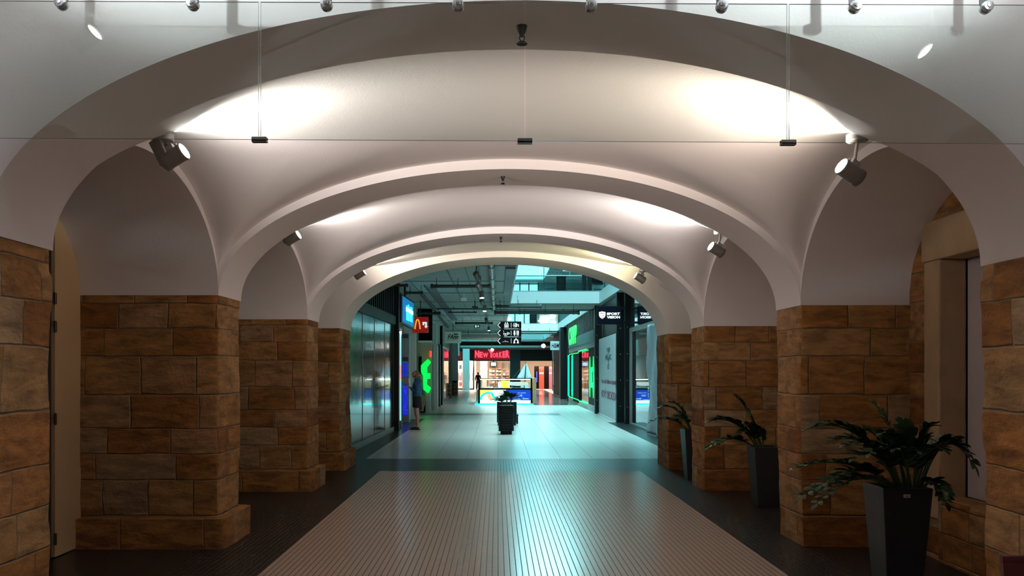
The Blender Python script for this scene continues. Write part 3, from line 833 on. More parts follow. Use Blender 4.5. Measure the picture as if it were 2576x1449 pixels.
# --- upper floor seen through the openings
ROOF = mat('roof_dark', (.22, .26, .26), .7, var=.2)
SKYL = emit('skylight', (.36, .86, .93), 26)
WINC = emit('daylight_window', (.36, .90, .95), 1.5)
up = MB()
up.box(-4, 8, 76, 76.2, CT, 9.2); up.box(-4.2, -4, 15, 76, CT, 9.2); up.box(8, 8.2, 15, 76, CT, 9.2)
shell('wall_upper', up, ROOF, 'dark walls of the upper floor', 'wall')
rf = MB(); rf.box(-4, 1.2, 15, 62, 9.2, 9.4); rf.box(3.9, 8, 15, 76.2, 9.2, 9.4); rf.box(-4, 3.9, 73.5, 76.2, 9.2, 9.4)
for a, b in ((15, 18.5), (27.5, 35.5), (52.5, 62)): rf.box(1.2, 3.9, a, b, 9.2, 9.4)
shell('ceiling', rf, ROOF, 'dark roof over the upper floor with skylights', 'ceiling')
for i, (a, b) in enumerate(((18.5, 27.5), (35.5, 52.5))):
    sk = MB(); sk.box(1.2, 3.9, a, b, 9.3, 9.36)
    w_ = shell('window_%d' % (2 + i), sk, SKYL, '%s skylight in the roof over the upper floor' % ('near', 'far')[i], 'skylight')
    fr = MB()
    for y in [a + (b - a) * k / 6 for k in range(7)]: fr.box(1.2, 3.9, y - .04, y + .04, 9.16, 9.3)
    fr.build('frame', DARKGREY, w_)
sk = MB(); sk.box(-4, 3.9, 62, 73.5, 9.3, 9.36); shell('window_6', sk, emit('skylight_far', (.10, .85, .95), 5.5), 'wide skylight over the far end of the upper floor', 'skylight')
# daylight windows and dark bays on the far upper wall
def far_pane(px0, px1, py0, py1, Y): return PX(px0, Y), PX(px1, Y), PZ(py1, Y), PZ(py0, Y)
x0, x1, z0, z1 = far_pane(1270, 1354, 664, 742, 75.8)
m = MB(); m.box(x0, x1, 75.9, 75.98, z0, z1); wv = shell('window_4', m, WINC, 'tall cyan daylight window high on the far upper wall', 'window')
fr = MB()
for k in (0, .45, .72, 1): x = x0 + (x1 - x0) * k; fr.box(x - .05, x + .05, 75.8, 75.9, z0, z1)
for k in (0, .36, .7, 1): z = z0 + (z1 - z0) * k; fr.box(x0, x1, 75.8, 75.9, z - .05, z + .05)
fr.build('frame', DARKGREY, wv)
x0, x1, z0, z1 = far_pane(1272, 1350, 782, 822, 75.8)
m = MB(); m.box(x0, x1, 75.9, 75.98, z0, z1); wv = shell('window_5', m, WINC, 'lower cyan daylight window on the far upper wall', 'window')
fr = MB()
for k in (0, .3, .6, .85, 1): x = x0 + (x1 - x0) * k; fr.box(x - .05, x + .05, 75.8, 75.9, z0, z1)
fr.build('frame', DARKGREY, wv)
x0, x1, z0, z1 = far_pane(1357, 1404, 784, 818, 75.8)
m = MB(); m.box(x0, x1, 75.86, 75.98, z0, z1); us = thing('upper_shopfront', 'lit shopfront on the upper floor, seen through the second ceiling opening', 'shopfront', ((x0 + x1) / 2, 75.7, CT))
m.build('panel', mat('upper_shop', (.33, .38, .33), .6), us)
LAMPW = emit('lamp_white', (1, .97, .9), 14)
for (px, py, w_, h_) in ((1391, 795, 14, 5), (1370, 801, 20, 6), (1364, 807, 22, 4), (1392, 813, 14, 6), (1370, 813, 16, 4)):
    c = P(px, py, 75.7); b = MB(); b.lathe([(.0, -w_ * .016), (h_ * .016, -w_ * .014), (h_ * .016, w_ * .014), (0, w_ * .016)], c, (1, 0, 0), 12); b.build('light_tube', LAMPW, us, smooth='auto')
# balustrades of the upper floor
BALG = glass_mat('balustrade_glass', (.86, .94, .94), refl_ior=1.2)
def balustrade(y, x0, x1, lab, rail=True):
    root = thing('balustrade', lab, 'balustrade', ((x0 + x1) / 2, y, CT), 'glass balustrades of the upper floor')
    n = 3; w_ = (x1 - x0) / n
    for i in range(n):
        p = MB(); p.box(x0 + w_ * i + .01, x0 + w_ * (i + 1) - .01, y - .008, y + .008, CT + .02, CT + .98); p.build('glass_pane', BALG, root)
    r = MB(); r.tube([(x0, y, CT + 1.03), (x1, y, CT + 1.03)], .03, 10); r.build('handrail', GREYM, root, smooth='auto')
    f = MB(); f.box(x0, x1, y - .03, y + .03, CT, CT + .06); f.build('shoe', GREYM, root)
balustrade(31.28, OX0, OX1, 'glass balustrade above the far edge of the nearest ceiling opening')
balustrade(35.32, OX0, OX1, 'glass balustrade with a dark handrail, behind the upstairs planter')
balustrade(52.9, OX0, OX1, 'glass balustrade above the far edge of the second ceiling opening')
# roof trusses
TR = mat('truss_steel', (.13, .16, .16), .5, metal=.4)
for k, (y, z) in enumerate(((44, 6.6), (55, 7.4), (62, 7.0))):
    t = MB(); x0, x1 = 3.3, 7.6
    for dz in (0, .45): t.tube([(x0, y, z + dz), (x1, y, z + dz - .12)], .045, 8)
    for i in range(9):
        xa = x0 + (x1 - x0) * i / 9; xb = x0 + (x1 - x0) * (i + 1) / 9
        t.tube([(xa, y, z + (.45 if i % 2 else 0)), (xb, y, z + (0 if i % 2 else .45))], .025, 6)
    t.tube([(x1, y, z + .2), (x1, y, 9.2)], .04, 8); t.tube([(x0, y, z + .4), (x0, y, 9.2)], .03, 8)
    tag(t.build('roof_truss', TR, loc=(x0, y, z), smooth='auto'), '%s steel roof truss over the upper floor' % ('near', 'middle', 'far')[k], 'truss', 'steel roof trusses')

# ------------------------------------------------------------------ services under the ceiling
PIPE = mat('pipe_grey', (.33, .36, .34), .4, metal=.3)
PIPED = mat('pipe_dark', (.03, .04, .04), .45, metal=.2)
def pipe(pts, r, lab, m=PIPED, group='ceiling pipes', hang=None):
    root = thing('ceiling_pipe', lab, 'pipe', pts[0], group)
    b = MB(); b.tube(pts, r, 10); b.build('tube', m, root, smooth='auto')
    for t in (hang or []):
        a, c = Vector(pts[0]), Vector(pts[-1]); p = a.lerp(c, t)
        h = MB(); h.tube([(p.x, p.y, p.z + r), (p.x, p.y, CZ)], .008, 6)
        d = (c - a).normalized(); h.lathe([(r + .004, -.02), (r + .014, -.02), (r + .014, .02), (r + .004, .02)], p, d, 14)
        h.build('hanger', PIPED, root, smooth='auto')
    for e, sg in ((Vector(pts[0]), 1), (Vector(pts[-1]), -1)):
        d = (Vector(pts[-1]) - Vector(pts[0])).normalized() * sg
        f = MB(); f.lathe([(r * 1.35, 0), (r * 1.35, .07)], e, d, 12); f.build('end_cap', m, root, smooth='auto')
    return root
xm = -.125
pipe([(xm, 17.0, 3.83), (xm, 32.6, 3.83)], .06, 'pale main pipe running along the middle of the mall ceiling', PIPE, hang=[.1, .25, .4, .52, .66, .8, .94])
def cross(px0, px1, py, z, r, lab, **kw):
    Y = (z - CAM_H) * F / (VY - py); return pipe([(PX(px0, Y), Y, z), (PX(px1, Y), Y, z)], r, lab, **kw)
cross(1083, 1236, 720, 3.8, .045, 'thick dark pipe crossing the left of the ceiling below the first lamps', hang=[.1, .45, .8])
cross(1246, 1362, 771, 3.78, .05, 'dark pipe under the slab between the first two ceiling openings', hang=[.1, .5, .9])
cross(1243, 1458, 786.5, 3.7, .06, 'long dark pipe across the front of the second ceiling opening', hang=[.08, .3, .6, .93])
cross(1100, 1238, 777, 3.9, .025, 'thin dark pipe across the left of the ceiling', hang=[.3, .7])
cross(1246, 1490, 780, 3.95, .02, 'thin dark pipe along the edge of the second ceiling opening', hang=[.3, .7])
cross(1128, 1200, 785.5, 3.86, .025, 'short thin pipe on the left below the long dark one', hang=[.1, .5, .9])
cross(1018, 1064, 737, 3.8, .04, 'short dark pipe stub above the hanging screen', hang=[.3, .9])
cross(980, 1026, 718, 3.8, .035, 'short dark pipe stub at the top of the left wall', hang=[.5])
cross(1044, 1108, 788, 3.8, .05, 'dark pipe above the red sign', hang=[.2, .8])
cross(1145, 1240, 813, 3.72, .05, 'dark pipe bend on the left of the direction sign', hang=[.2, .8])
cross(1128, 1420, 872, 3.55, .09, 'wide duct across the far end of the ceiling', m=PIPE, hang=[.1, .9])
cross(1160, 1250, 838, 3.7, .07, 'grey pipe behind the direction sign', m=PIPE, hang=[.2, .8])
cross(1150, 1390, 877, 3.4, .06, 'dark pipe above the far shop sign', hang=[.2, .8])
cross(1312, 1400, 838, 3.72, .05, 'dark pipe below the third ceiling opening', hang=[.2, .8])
# cable trays
def tray(px0, py0, px1, py1, z, w_, lab):
    Ya = (z - CAM_H) * F / (VY - py0); Yb = (z - CAM_H) * F / (VY - py1)
    xa, xb = PX(px0, Ya), PX(px1, Yb)
    root = thing('cable_tray', lab, 'cable tray', (xa, Ya, z), 'cable trays')
    b = MB()
    for s in (-1, 1): b.obox(((xa + xb) / 2 + s * w_ / 2, (Ya + Yb) / 2, z + .03), ((xb - xa) / 2, (Yb - Ya) / 2, 0), (.008, 0, 0), (0, 0, .03))
    n = int((Yb - Ya) / .35)
    for i in range(n):
        t = (i + .5) / n; b.box(xa + (xb - xa) * t - w_ / 2, xa + (xb - xa) * t + w_ / 2, Ya + (Yb - Ya) * t - .03, Ya + (Yb - Ya) * t + .03, z, z + .012)
    b.build('ladder', mat('tray_violet', (.16, .17, .24), .4, metal=.5), root)
    for t in (.15, .5, .85):
        h = MB(); x = xa + (xb - xa) * t; y = Ya + (Yb - Ya) * t
        h.tube([(x - w_ / 2, y, z), (x - w_ / 2, y, CZ)], .008, 6); h.tube([(x + w_ / 2, y, z), (x + w_ / 2, y, CZ)], .008, 6); h.build('hanger', PIPED, root)
tray(1078, 722, 1143, 806, 3.93, .24, 'violet grey cable tray running along the left of the ceiling')
tray(1063, 746, 1128, 826, 3.88, .10, 'narrow tray with conduits beside the red sign')
gv = MB(); gv.box(.2, .42, 20.2, 27.3, 3.94, 4.0)
tag(gv.build('ceiling_grille', mat('grille_blue', (.05, .09, .12), .5), loc=(.3, 23, 3.94)), 'long dark ventilation grille beside the nearest ceiling opening', 'grille')
# track with cylinder spot lamps
TRX = -.415
tk = MB(); tk.box(TRX - .018, TRX + .018, 16.4, 44, 3.72, 3.75)
for y in (17, 22, 27, 32, 37, 43): tk.tube([(TRX, y, 3.75), (TRX, y, CZ - .015)], .006, 6)
tag(tk.build('lamp_track', PIPED, loc=(TRX, 16.4, 3.72)), 'black lighting track hanging along the mall ceiling', 'track')
LENSM = emit('track_lens', (1, .95, .85), 30)
CYL = mat('cylinder_lamp', (.10, .13, .13), .4, metal=.3)
def track_lamp(py, z, lab, r=.062, h=.20, tilt=(0, 0, -1), on=True):
    Y = (z - CAM_H) * F / (VY - py); c = Vector((TRX + .03, Y, z)); ax = Vector(tilt).normalized()
    root = thing('ceiling_track_lamp', lab, 'lamp', (TRX, Y, 3.72), 'cylinder lamps on the ceiling track')
    b = MB(); b.lathe([(r * .6, -h), (r, -h + .02), (r, 0), (r * .93, 0), (r * .93, -.02)], c, ax, 20, caps=False); b.lathe([(0, -h), (r * .6, -h)], c, ax, 20, caps=False)
    b.build('housing', CYL, root, smooth='auto')
    l = MB(); l.lathe([(.0, -.012), (r * .93, -.012)], c, ax, 20, caps=False); l.build('lens', LENSM if on else BLACK, root)
    if on:
        ld = bpy.data.lights.new('track_light', 'SPOT'); ld.energy = 75; ld.color = (1, .86, .72); ld.spot_size = math.radians(100); ld.spot_blend = 1; ld.shadow_soft_size = .05
        lo = bpy.data.objects.new('track_light', ld); COL.objects.link(lo); lo.parent = root; lo.location = c + ax * .02 - root.location; lo.rotation_euler = (ax + Vector((-.35, 0, 0)) if ax.z < -.8 else ax).to_track_quat('-Z', 'Y').to_euler()
    s = MB(); t = c - ax * h; s.tube([t, (TRX, Y, 3.74)], .01, 8); s.build('stem', PIPED, root, smooth='auto')
ords = ['first', 'second', 'third', 'fourth', 'fifth', 'sixth', 'seventh']
for i, (py, z, tl) in enumerate([(700, 3.46, (.25, .9, -.45)), (727, 3.42, (.25, .85, -.5)), (750, 3.42, (.05, -.25, -1)), (764, 3.40, (.2, .9, -.5)), (783, 3.40, (0, -.25, -1)), (810, 3.42, (.2, .7, -.6)), (832, 3.42, (0, -.2, -1))]):
    track_lamp(py, z, '%s cylinder lamp along the ceiling track, counted from the passage' % ords[i], tilt=tl)
def pend(px, py, Y, lab, r=.16):
    c = P(px, py, Y); root = thing('ceiling_lamp', lab, 'lamp', (c.x, c.y, CZ), 'round lit lamps at the far end')
    b = MB(); b.ball(c, r, nu=14, nv=8); b.build('globe', LENSM, root, smooth=True)
    s = MB(); s.tube([(c.x, c.y, c.z + r * .9), (c.x, c.y, CZ)], .012, 6); s.build('stem', PIPED, root)
pend(1238, 880, 66, 'round lamp just above the tall middle letter of the red sign', .11); pend(1367, 870, 62, 'round lamp left of the small white hanging sign', .14)
pend(1280, 802, 50, 'round lamp at the upper left of the direction sign', .12)
# exit box, camera
c = P(1167, 753, 27); e = MB(); e.box(c.x - .09, c.x + .09, c.y, c.y + .05, c.z - .05, c.z + .05); e.box(c.x - .01, c.x + .01, c.y + .02, c.y + .03, c.z + .05, CZ)
tag(e.build('ceiling_box', mat('box_white', (.6, .68, .7), .5), loc=c), 'small white box hanging from the left of the ceiling', 'box')
c = P(1195, 773, 30); e = MB(); e.lathe([(.035, -.1), (.035, .1)], c, (1, .4, -.1), 14); e.tube([c, (c.x, c.y, CZ + .01)], .015, 8)
tag(e.build('ceiling_camera', PIPED, loc=c, smooth='auto'), 'small black camera under the ceiling left of the cylinder lamps', 'camera')
c = P(1200, 821, 42); ex = thing('exit_sign', 'small green exit sign hanging left of the direction sign', 'sign', c)
e = MB(); e.box(c.x - .14, c.x + .14, c.y, c.y + .04, c.z - .07, c.z + .07); e.build('box', mat('exit_green', (.02, .10, .06), .4), ex)
e = MB(); e.box(c.x - .09, c.x - .02, c.y - .004, c.y, c.z - .05, c.z + .05); e.box(c.x + .02, c.x + .09, c.y - .004, c.y, c.z - .03, c.z + .03); e.build('pictogram', emit('exit_white', (.7, 1, .85), .6), ex)
e = MB(); e.tube([(c.x, c.y + .02, c.z + .07), (c.x, c.y + .02, CZ)], .01, 6); e.build('stem', PIPED, ex)

# ------------------------------------------------------------------ left side
# dark glazed shopfront
A, B = Vector((-2.93, 15.32, 0)), Vector((-2.755, 23.05, 0))
sf = thing('shopfront', 'dark glossy panelled shopfront on the left of the mall, beyond the last pillar', 'shopfront', A)
dv = (B - A); nvec = Vector((dv.y, -dv.x, 0)).normalized()
def along(t, out=0, z=0): return A + dv * t + nvec * out + Vector((0, 0, z))
npan = 5
for i in range(npan):
    t0, t1 = i / npan, (i + 1) / npan
    b = MB(); c = along((t0 + t1) / 2, 0, 1.46); b.obox(c, dv * (.5 / npan - .002), nvec * .02, (0, 0, 1.34)); b.build('panel', MIRROR, sf)
for i in range(1, npan + 1):
    if i == npan: continue
    b = MB(); b.obox(along(i / npan, .012, 1.46), dv * .002, nvec * .016, (0, 0, 1.34)); b.build('mullion', GREYM, sf)
b = MB(); b.obox(along(.5, .0, .06), dv * .5, nvec * .035, (0, 0, .06)); b.build('bottom_rail', GREYM, sf)
b = MB(); b.obox(along(.5, .02, 2.92), dv * .5, nvec * .06, (0, 0, .11)); b.build('beam', BLACKM, sf)
b = MB()
for i in range(26): b.obox(along((i + .5) / 26, .0, 3.52), dv * .008, nvec * .03, (0, 0, .48))
b.obox(along(.5, -.06, 3.52), dv * .5, nvec * .01, (0, 0, .48)); b.build('slats', SLATM, sf)
b = MB(); b.obox(along(.006, .03, 1.46), dv * .004, nvec * .03, (0, 0, 1.4)); ef = b.build('edge_frame', FASC, sf); ef['label'] = 'white edge strip next to the stone pillar'
b = MB(); b.box(PX(981, 23.1), PX(989, 23.1), 23.09, 23.16, 2.84, CZ); tag(b.build('ceiling_post', GREYM, loc=(PX(985, 23.1), 23.1, 2.84)), 'short pale post above the dark shopfront', 'post')
b = MB(); b.box(PX(990, 23.2), PX(1003, 23.2), 23.2, 23.42, 0, CZ)
for z in (.9, 1.7, 2.5, 3.3): b.box(PX(996, 23.2), PX(996.8, 23.2), 23.195, 23.2, z, z + .012)
tag(b.build('steel_column', BLACKM, loc=(PX(996, 23.2), 23.3, 0)), 'black steel column at the end of the dark shopfront on the left', 'column')
# lit display case
dc = thing('display_case', 'narrow lit glass display case behind the black column on the left', 'display case', (PX(1006, 24.4), 24.4, 0))
xa, xb = PX(1003.5, 24.4), PX(1010.5, 24.4)
b = MB(); b.box(xa, xb, 24.4, 24.6, 0, .18); b.box(xa, xb, 24.4, 24.6, 2.72, 2.8); b.box(xb - .012, xb, 24.4, 24.42, .18, 2.72); b.build('frame', GREYM, dc)
b = MB(); b.box(xa, xb - .014, 24.5, 24.52, .2, 2.7); b.build('lit_back', emit('case_light', (.35, .8, .85), .9), dc)
b = MB(); b.box(xa, xb - .014, 24.47, 24.49, 1.35, 1.75); b.build('poster', emit('case_pink', (1, .45, .45), .8), dc)
b = MB(); b.ball((xb - .03, 24.38, 2.66), .03); b.build('lamp', LENSM, dc, smooth=True)
# blue game / ticket cabinet
vm = thing('vending_machine', 'tall grey machine with blue lit panels in front of the woman', 'machine', (PX(1020, 27), 27.1, 0))
xa, xb = PX(1011, 27), PX(1029, 27)
b = MB(); b.box(xa, xb, 27.02, 27.5, 0, 2.75); b.build('body', mat('machine_grey', (.22, .28, .30), .4, metal=.3), vm)
for zc in (2.66, 1.95):
    b = MB()
    for i in range(6): x = xa + .02 + i * .03; b.box(x, x + .016, 27.005, 27.02, zc - .06, zc + .06)
    b.build('vent', BLACK, vm)
BLUE = emit('blue_led', (.006, .018, .45), 1.0)
b = MB()
for i in range(6):
    for j in range(4): b.box(xa + .012 + i * .03, xa + .034 + i * .03, 27.004, 27.02, 1.42 + j * .11, 1.505 + j * .11)
b.build('screen', BLUE, vm)
b = MB(); b.box(xa, xb, 26.9, 27.02, 1.22, 1.36); b.build('ledge', GREYM, vm)
b = MB(); b.box(xa + .02, xb - .04, 27.0, 27.02, .22, 1.16)
lp = b.build('lit_panel', None or BLUE, vm)
b = MB(); rr = random.Random(5)
for i in range(70):
    x = rr.uniform(xa + .03, xb - .06); z = rr.uniform(.25, 1.12); b.box(x, x + rr.uniform(.006, .02), 26.994, 27.0, z, z + rr.uniform(.006, .018))
b.build('sparkle', emit('blue_sparkle', (.05, .08, .9), 1.0), lp)
# white square column
b = MB(); b.box(PX(1030, 28.5), PX(1046, 28.5), 28.5, 28.7, 0, 2.8)
struct(b.build('square_column', PALE, bevel=.01), 'pale square column behind the blue lit machine', 'column')
# hanging screen
sc = thing('video_screen', 'large video screen glowing cyan, hung high on the left wall', 'screen', P(1027, 785, 25))
a, b_ = P(1011, 738, 24.0), P(1043, 760, 26.2); c_, d_ = P(1041.5, 828, 26.2), P(1009.5, 812, 24.0)
ux = (b_ - a); uz = Vector((0, 0, 1)); ctr = (a + b_ + c_ + d_) / 4; nn = ux.normalized().cross(uz).normalized()
if nn.y > 0: nn = -nn
hw, hh = ux / 2, Vector((0, 0, (a.z - d_.z) / 2))
b = MB(); b.obox(ctr - nn * .06, hw, nn * .06, hh); b.build('frame', mat('screen_frame', (.015, .02, .06), .3), sc, bevel=.01)
b = MB(); b.obox(ctr + nn * .004, hw * .86, nn * .004, hh * .86); dsp = b.build('display', emit('screen_blue', (.005, .16, .42), 1.0), sc)
SCY = emit('screen_cyan', (.05, .9, 1), 1.6); SCW = emit('screen_white', (.6, 1, 1), 1.8)
b = MB()
for t, h0, h1 in ((-.25, -.75, .45), (.0, -.75, .6), (.3, -.7, .5), (.52, -.7, .55)): b.obox(ctr + nn * .01 + hw * t + hh * (h0 + h1) / 2 * .86, hw * .10, nn * .003, hh * (h1 - h0) / 2 * .86)
b.build('bars', SCY, dsp)
b = MB(); b.obox(ctr + nn * .014 + hw * .15 + hh * .1, hw * .55, nn * .003, hh * .14); b.build('caption', SCW, dsp)
b = MB(); b.tube([ctr - nn * .1, ctr - nn * .1 + Vector((0, 0, CZ - ctr.z))], .03, 8); b.build('mount', BLACKM, sc)
# red restaurant sign with the golden arch
Y = 30.0
sg = thing('shop_sign', 'red hanging sign with a golden arch and a turn arrow', 'sign', P(1061, 817, Y), 'shop signs hanging over the mall')
x0, x1, z0, z1 = PX(1037, Y), PX(1077, Y), PZ(837, Y), PZ(797, Y)
b = MB(); b.box(x0, x1, Y, Y + .14, z0, z1); b.build('box', emit('sign_red', (.28, .004, .006), .55), sg, bevel=.008)
b = MB(); b.quad((x1 + .001, Y, z0), (x1 + .001, Y + .14, z0), (x1 + .001, Y + .14, z1), (x1 + .001, Y, z1)); 
YEL = emit('arch_yellow', (.95, .38, .02), .9)
def arc_leg(px0, px1, py0, py1):
    pts = []
    for i in range(17):
        t = i / 16; x = PX(px0 + (px1 - px0) * t, Y); q = 1 - abs(2 * t - 1) ** 2.6; pts.append((x, Y - .006, PZ(py0 + (py1 - py0) * q, Y)))
    return pts
b = MB(); b.tube(arc_leg(1029.5 + 14.5, 1057, 828, 804), .022, 8); b.build('golden_arch', YEL, sg, smooth='auto')
b = MB(); W_ = emit('arrow_white', (.75, .8, .85), .8)
q = lambda px, py: (PX(px, Y), PZ(py, Y))
poly = [q(1063, 810), q(1074, 810), q(1074, 820.5), q(1076.5, 820.5), q(1071.5, 826), q(1067, 820.5), q(1069.5, 820.5), q(1069.5, 814), q(1067, 814), q(1067, 818), q(1063, 818)]
b.prism(poly, lambda u, v: (u, Y - .012, v), lambda u, v: (u, Y + .002, v)); b.build('arrow', W_, sg)
b = MB(); b.tube([((x0 + x1) / 2, Y + .07, z1), ((x0 + x1) / 2, Y + .07, CZ)], .015, 8); b.build('hanger', PIPED, sg)
# olive shop wall with green emblem
Y = 34.0
b = MB(); b.box(PX(1046, Y), PX(1086, Y), Y, Y + .2, 0, PZ(862, Y)); struct(b.build('wall_niche', OLIVE), 'olive wall with the green emblem, left of the mall', 'wall')
b = MB(); b.box(PX(1051, Y), PX(1086, Y), Y - .12, Y + .1, PZ(862, Y), PZ(857, Y)); struct(b.build('trim_8', WHITE), 'white cornice above the green emblem', 'trim')
b = MB(); b.box(PX(1046, Y), PX(1053, Y), Y - .15, Y, 0, PZ(838, Y)); struct(b.build('square_column', OLIVE), 'olive half column left of the green emblem', 'column')
b = MB(); b.box(PX(1046, Y), PX(1087, Y), Y + .02, Y + .2, PZ(857, Y), CZ); struct(b.build('wall_upper', BLACK), 'black wall above the white cornice', 'wall')
b = MB(); b.box(PX(1060, 33.6), PX(1083, 33.6), 33.55, 33.98, 0, PZ(1026, 33.6)); struct(b.build('plinth', PALE, bevel=.01), 'low pale plinth below the green emblem', 'plinth')
b = MB(); b.box(PX(1071, 33.8), PX(1083, 33.8), 33.7, 33.98, PZ(1026, 33.8), PZ(985, 33.8)); struct(b.build('pedestal', PALE, bevel=.01), 'pale pedestal under the green emblem', 'pedestal')
q = lambda px, py: (PX(px, 33.55), PZ(py, 33.55))
GRN = emit('green_neon', (.0, .95, .10), 1.0); GRC = emit('green_cyan', (.0, 1.0, .55), 1.6)
em = [q(1059, 919), q(1076, 903), q(1083, 910), q(1083, 913), q(1074, 924), q(1074, 939), q(1082, 939), q(1082, 953), q(1074, 953), q(1073, 967), q(1083, 975), q(1083, 980), q(1076, 989), q(1065, 980), q(1064, 945), q(1059, 936)]
ge = thing('wall_emblem', 'flat bright green angular emblem on the left side of the mall', 'emblem', P(1071, 946, 33.6))
b = MB(); b.prism(em, lambda u, v: (u, 33.55, v), lambda u, v: (u, 33.7, v)); b.build('face', GRN, ge)
b = MB(); b.box(PX(1055, 33.8), PX(1060, 33.8), 33.75, 33.98, PZ(940, 33.8), PZ(897, 33.8)); b.build('bracket', BLACK, ge)
b = MB(); b.box(PX(1081, 33.9), PX(1085.5, 33.9), 33.8, 33.95, PZ(898, 33.9), PZ(883, 33.9)); tag(b.build('warning_light', emit('red_lamp', (1, .06, .03), 1.1), loc=P(1083, 890, 33.9)), 'small red lamp at the upper right of the green emblem', 'lamp')
# strip of stacked stones, pillars
Y = 35.0
ss = MB(); zz = 0
rr = random.Random(9)
while zz < 2.5:
    h = rr.uniform(.11, .2); ss.box(PX(1085.5, Y), PX(1091, Y), Y - rr.uniform(.0, .05), Y + .2, zz + .01, zz + h); zz += h
struct(ss.build('stone_strip', OLIVE, bevel=.008), 'narrow strip of stacked stones right of the green emblem', 'pillar')
b = MB(); b.box(PX(1091.5, 36), PX(1101, 36), 36, 36.35, 0, PZ(868, 36)); b.box(PX(1086, 36), PX(1098.5, 36), 36, 36.3, PZ(870, 36), PZ(814, 36))
struct(b.build('square_column', PALE, bevel=.01), 'pale stepped pillar left of the thin black column', 'column')
b = MB(); b.box(PX(1101, 38.6), PX(1108, 38.6), 38.6, 38.9, 0, 2.75); struct(b.build('wall_recess', DARKGREY), 'dark recess beside the thin black column', 'wall')
b = MB(); b.box(PX(1106.5, 40.3), PX(1113, 40.3), 40.3, 40.45, 0, 3.66); tag(b.build('steel_column', BLACK, loc=(PX(1110, 40.3), 40.3, 0)), 'thin black column half way along the left side', 'column')
b = MB(); b.box(-3.3, -2.82, 41.0, 50.5, .1, 2.75)
gs = thing('shopfront', 'glass shopfront reflecting a red sign, beyond the thin black column', 'shopfront', (-2.8, 45.7, 0)); b.build('glazing', mat('grey_glazing', (.30, .31, .32), .08, var=.05, spec=.8, coat=.5), gs)
b = MB(); b.box(-3.3, -2.79, 41.0, 50.5, 0, .1); b.box(-3.3, -2.79, 41.0, 50.5, 2.75, 2.85); b.box(-2.83, -2.79, 45.6, 45.7, .1, 2.75); b.build('frame', GREYM, gs)
b = MB(); b.tube([(-2.77, 46.4, .9), (-2.77, 46.4, 1.3)], .02, 8); b.build('door_handle', STEEL, gs)
c = (PX(1141, 58), 58, 0); b = MB(); b.lathe([(.30, 0), (.30, CZ)], c, (0, 0, 1), 28); struct(b.build('round_column', CONC, smooth='auto'), 'thick round grey column on the left near the far shops', 'column')
BAR = mat('barrel_wood', (.16, .06, .022), .6, var=.25, vscale=9)
def barrel_thing(px, Y, r, h, lab, pot):
    c = Vector((PX(px, Y), Y, 0)); root = thing('barrel', lab, 'barrel', c, 'wooden barrels by the round column')
    b = MB(); b.lathe([(r * .86, 0), (r * .97, h * .28), (r, h * .5), (r * .97, h * .72), (r * .87, h), (r * .8, h), (r * .8, h - .04)], c, (0, 0, 1), 24); b.build('staves', BAR, root, smooth='auto')
    for t in (.12, .36, .68, .9):
        rr_ = r * (.87 + .13 * (1 - (2 * t - 1) ** 2)) + .004
        b = MB(); b.lathe([(rr_ - .006, h * t - .02), (rr_ + .004, h * t - .018), (rr_ + .004, h * t + .018), (rr_ - .006, h * t + .02)], c, (0, 0, 1), 24); b.build('hoop', mat('hoop', (.30, .22, .15), .4, metal=.5), root, smooth='auto')
    if pot:
        b = MB(); b.lathe([(.05, h - .02), (.16, h + .04), (.2, h + .12), (.18, h + .12), (.05, h + .04)], c, (0, 0, 1), 20); b.build('bowl', BLACK, root, smooth='auto')
barrel_thing(1130.5, 50.9, .14, .86, 'nearer narrow wooden barrel left of the round column foot', False)
barrel_thing(1144, 56, .19, .82, 'farther wooden barrel with a black bowl on top', True)
# white perfumery sign
Y = 45.0
sg = thing('shop_sign', 'square white hanging sign with slanted lettering under a small crown, left of the cylinder lamps', 'sign', P(1139, 848, Y), 'shop signs hanging over the mall')
x0, x1, z0, z1 = PX(1119, Y), PX(1160, Y), PZ(863, Y), PZ(834, Y)
b = MB(); b.box(x0, x1, Y, Y + .15, z0, z1); b.build('box', mat('sign_white', (.60, .61, .57), .5), sg, bevel=.008)
text_mb('FAnn', P(1139.5, 847, Y - .002), (1, 0, 0), (0, 0, 1), .2, width=PX(1153, Y) - PX(1126, Y), height=.23, shear=.35, bold=.02).build('lettering', BLACK, sg)
text_mb('parfumerie', P(1139.5, 855, Y - .002), (1, 0, 0), (0, 0, 1), .1, width=PX(1153, Y) - PX(1125.5, Y), height=.05).build('small_lettering', BLACK, sg)
b = MB(); cr = [q for q in [(1142.5, 840), (1151, 840), (1150.5, 842.5), (1143, 842.5)]]
for px in (1143, 1146.6, 1150.2): b.ball(P(px, 840.3, Y - .002), .028, .004, .03, 8, 6)
b.box(PX(1142.6, Y), PX(1151, Y), Y - .006, Y, PZ(842.6, Y), PZ(841.4, Y)); b.build('crown', BLACK, sg)
b = MB(); b.tube([((x0 + x1) / 2, Y + .07, z1), ((x0 + x1) / 2, Y + .07, CZ)], .015, 8); b.build('hanger', PIPED, sg)

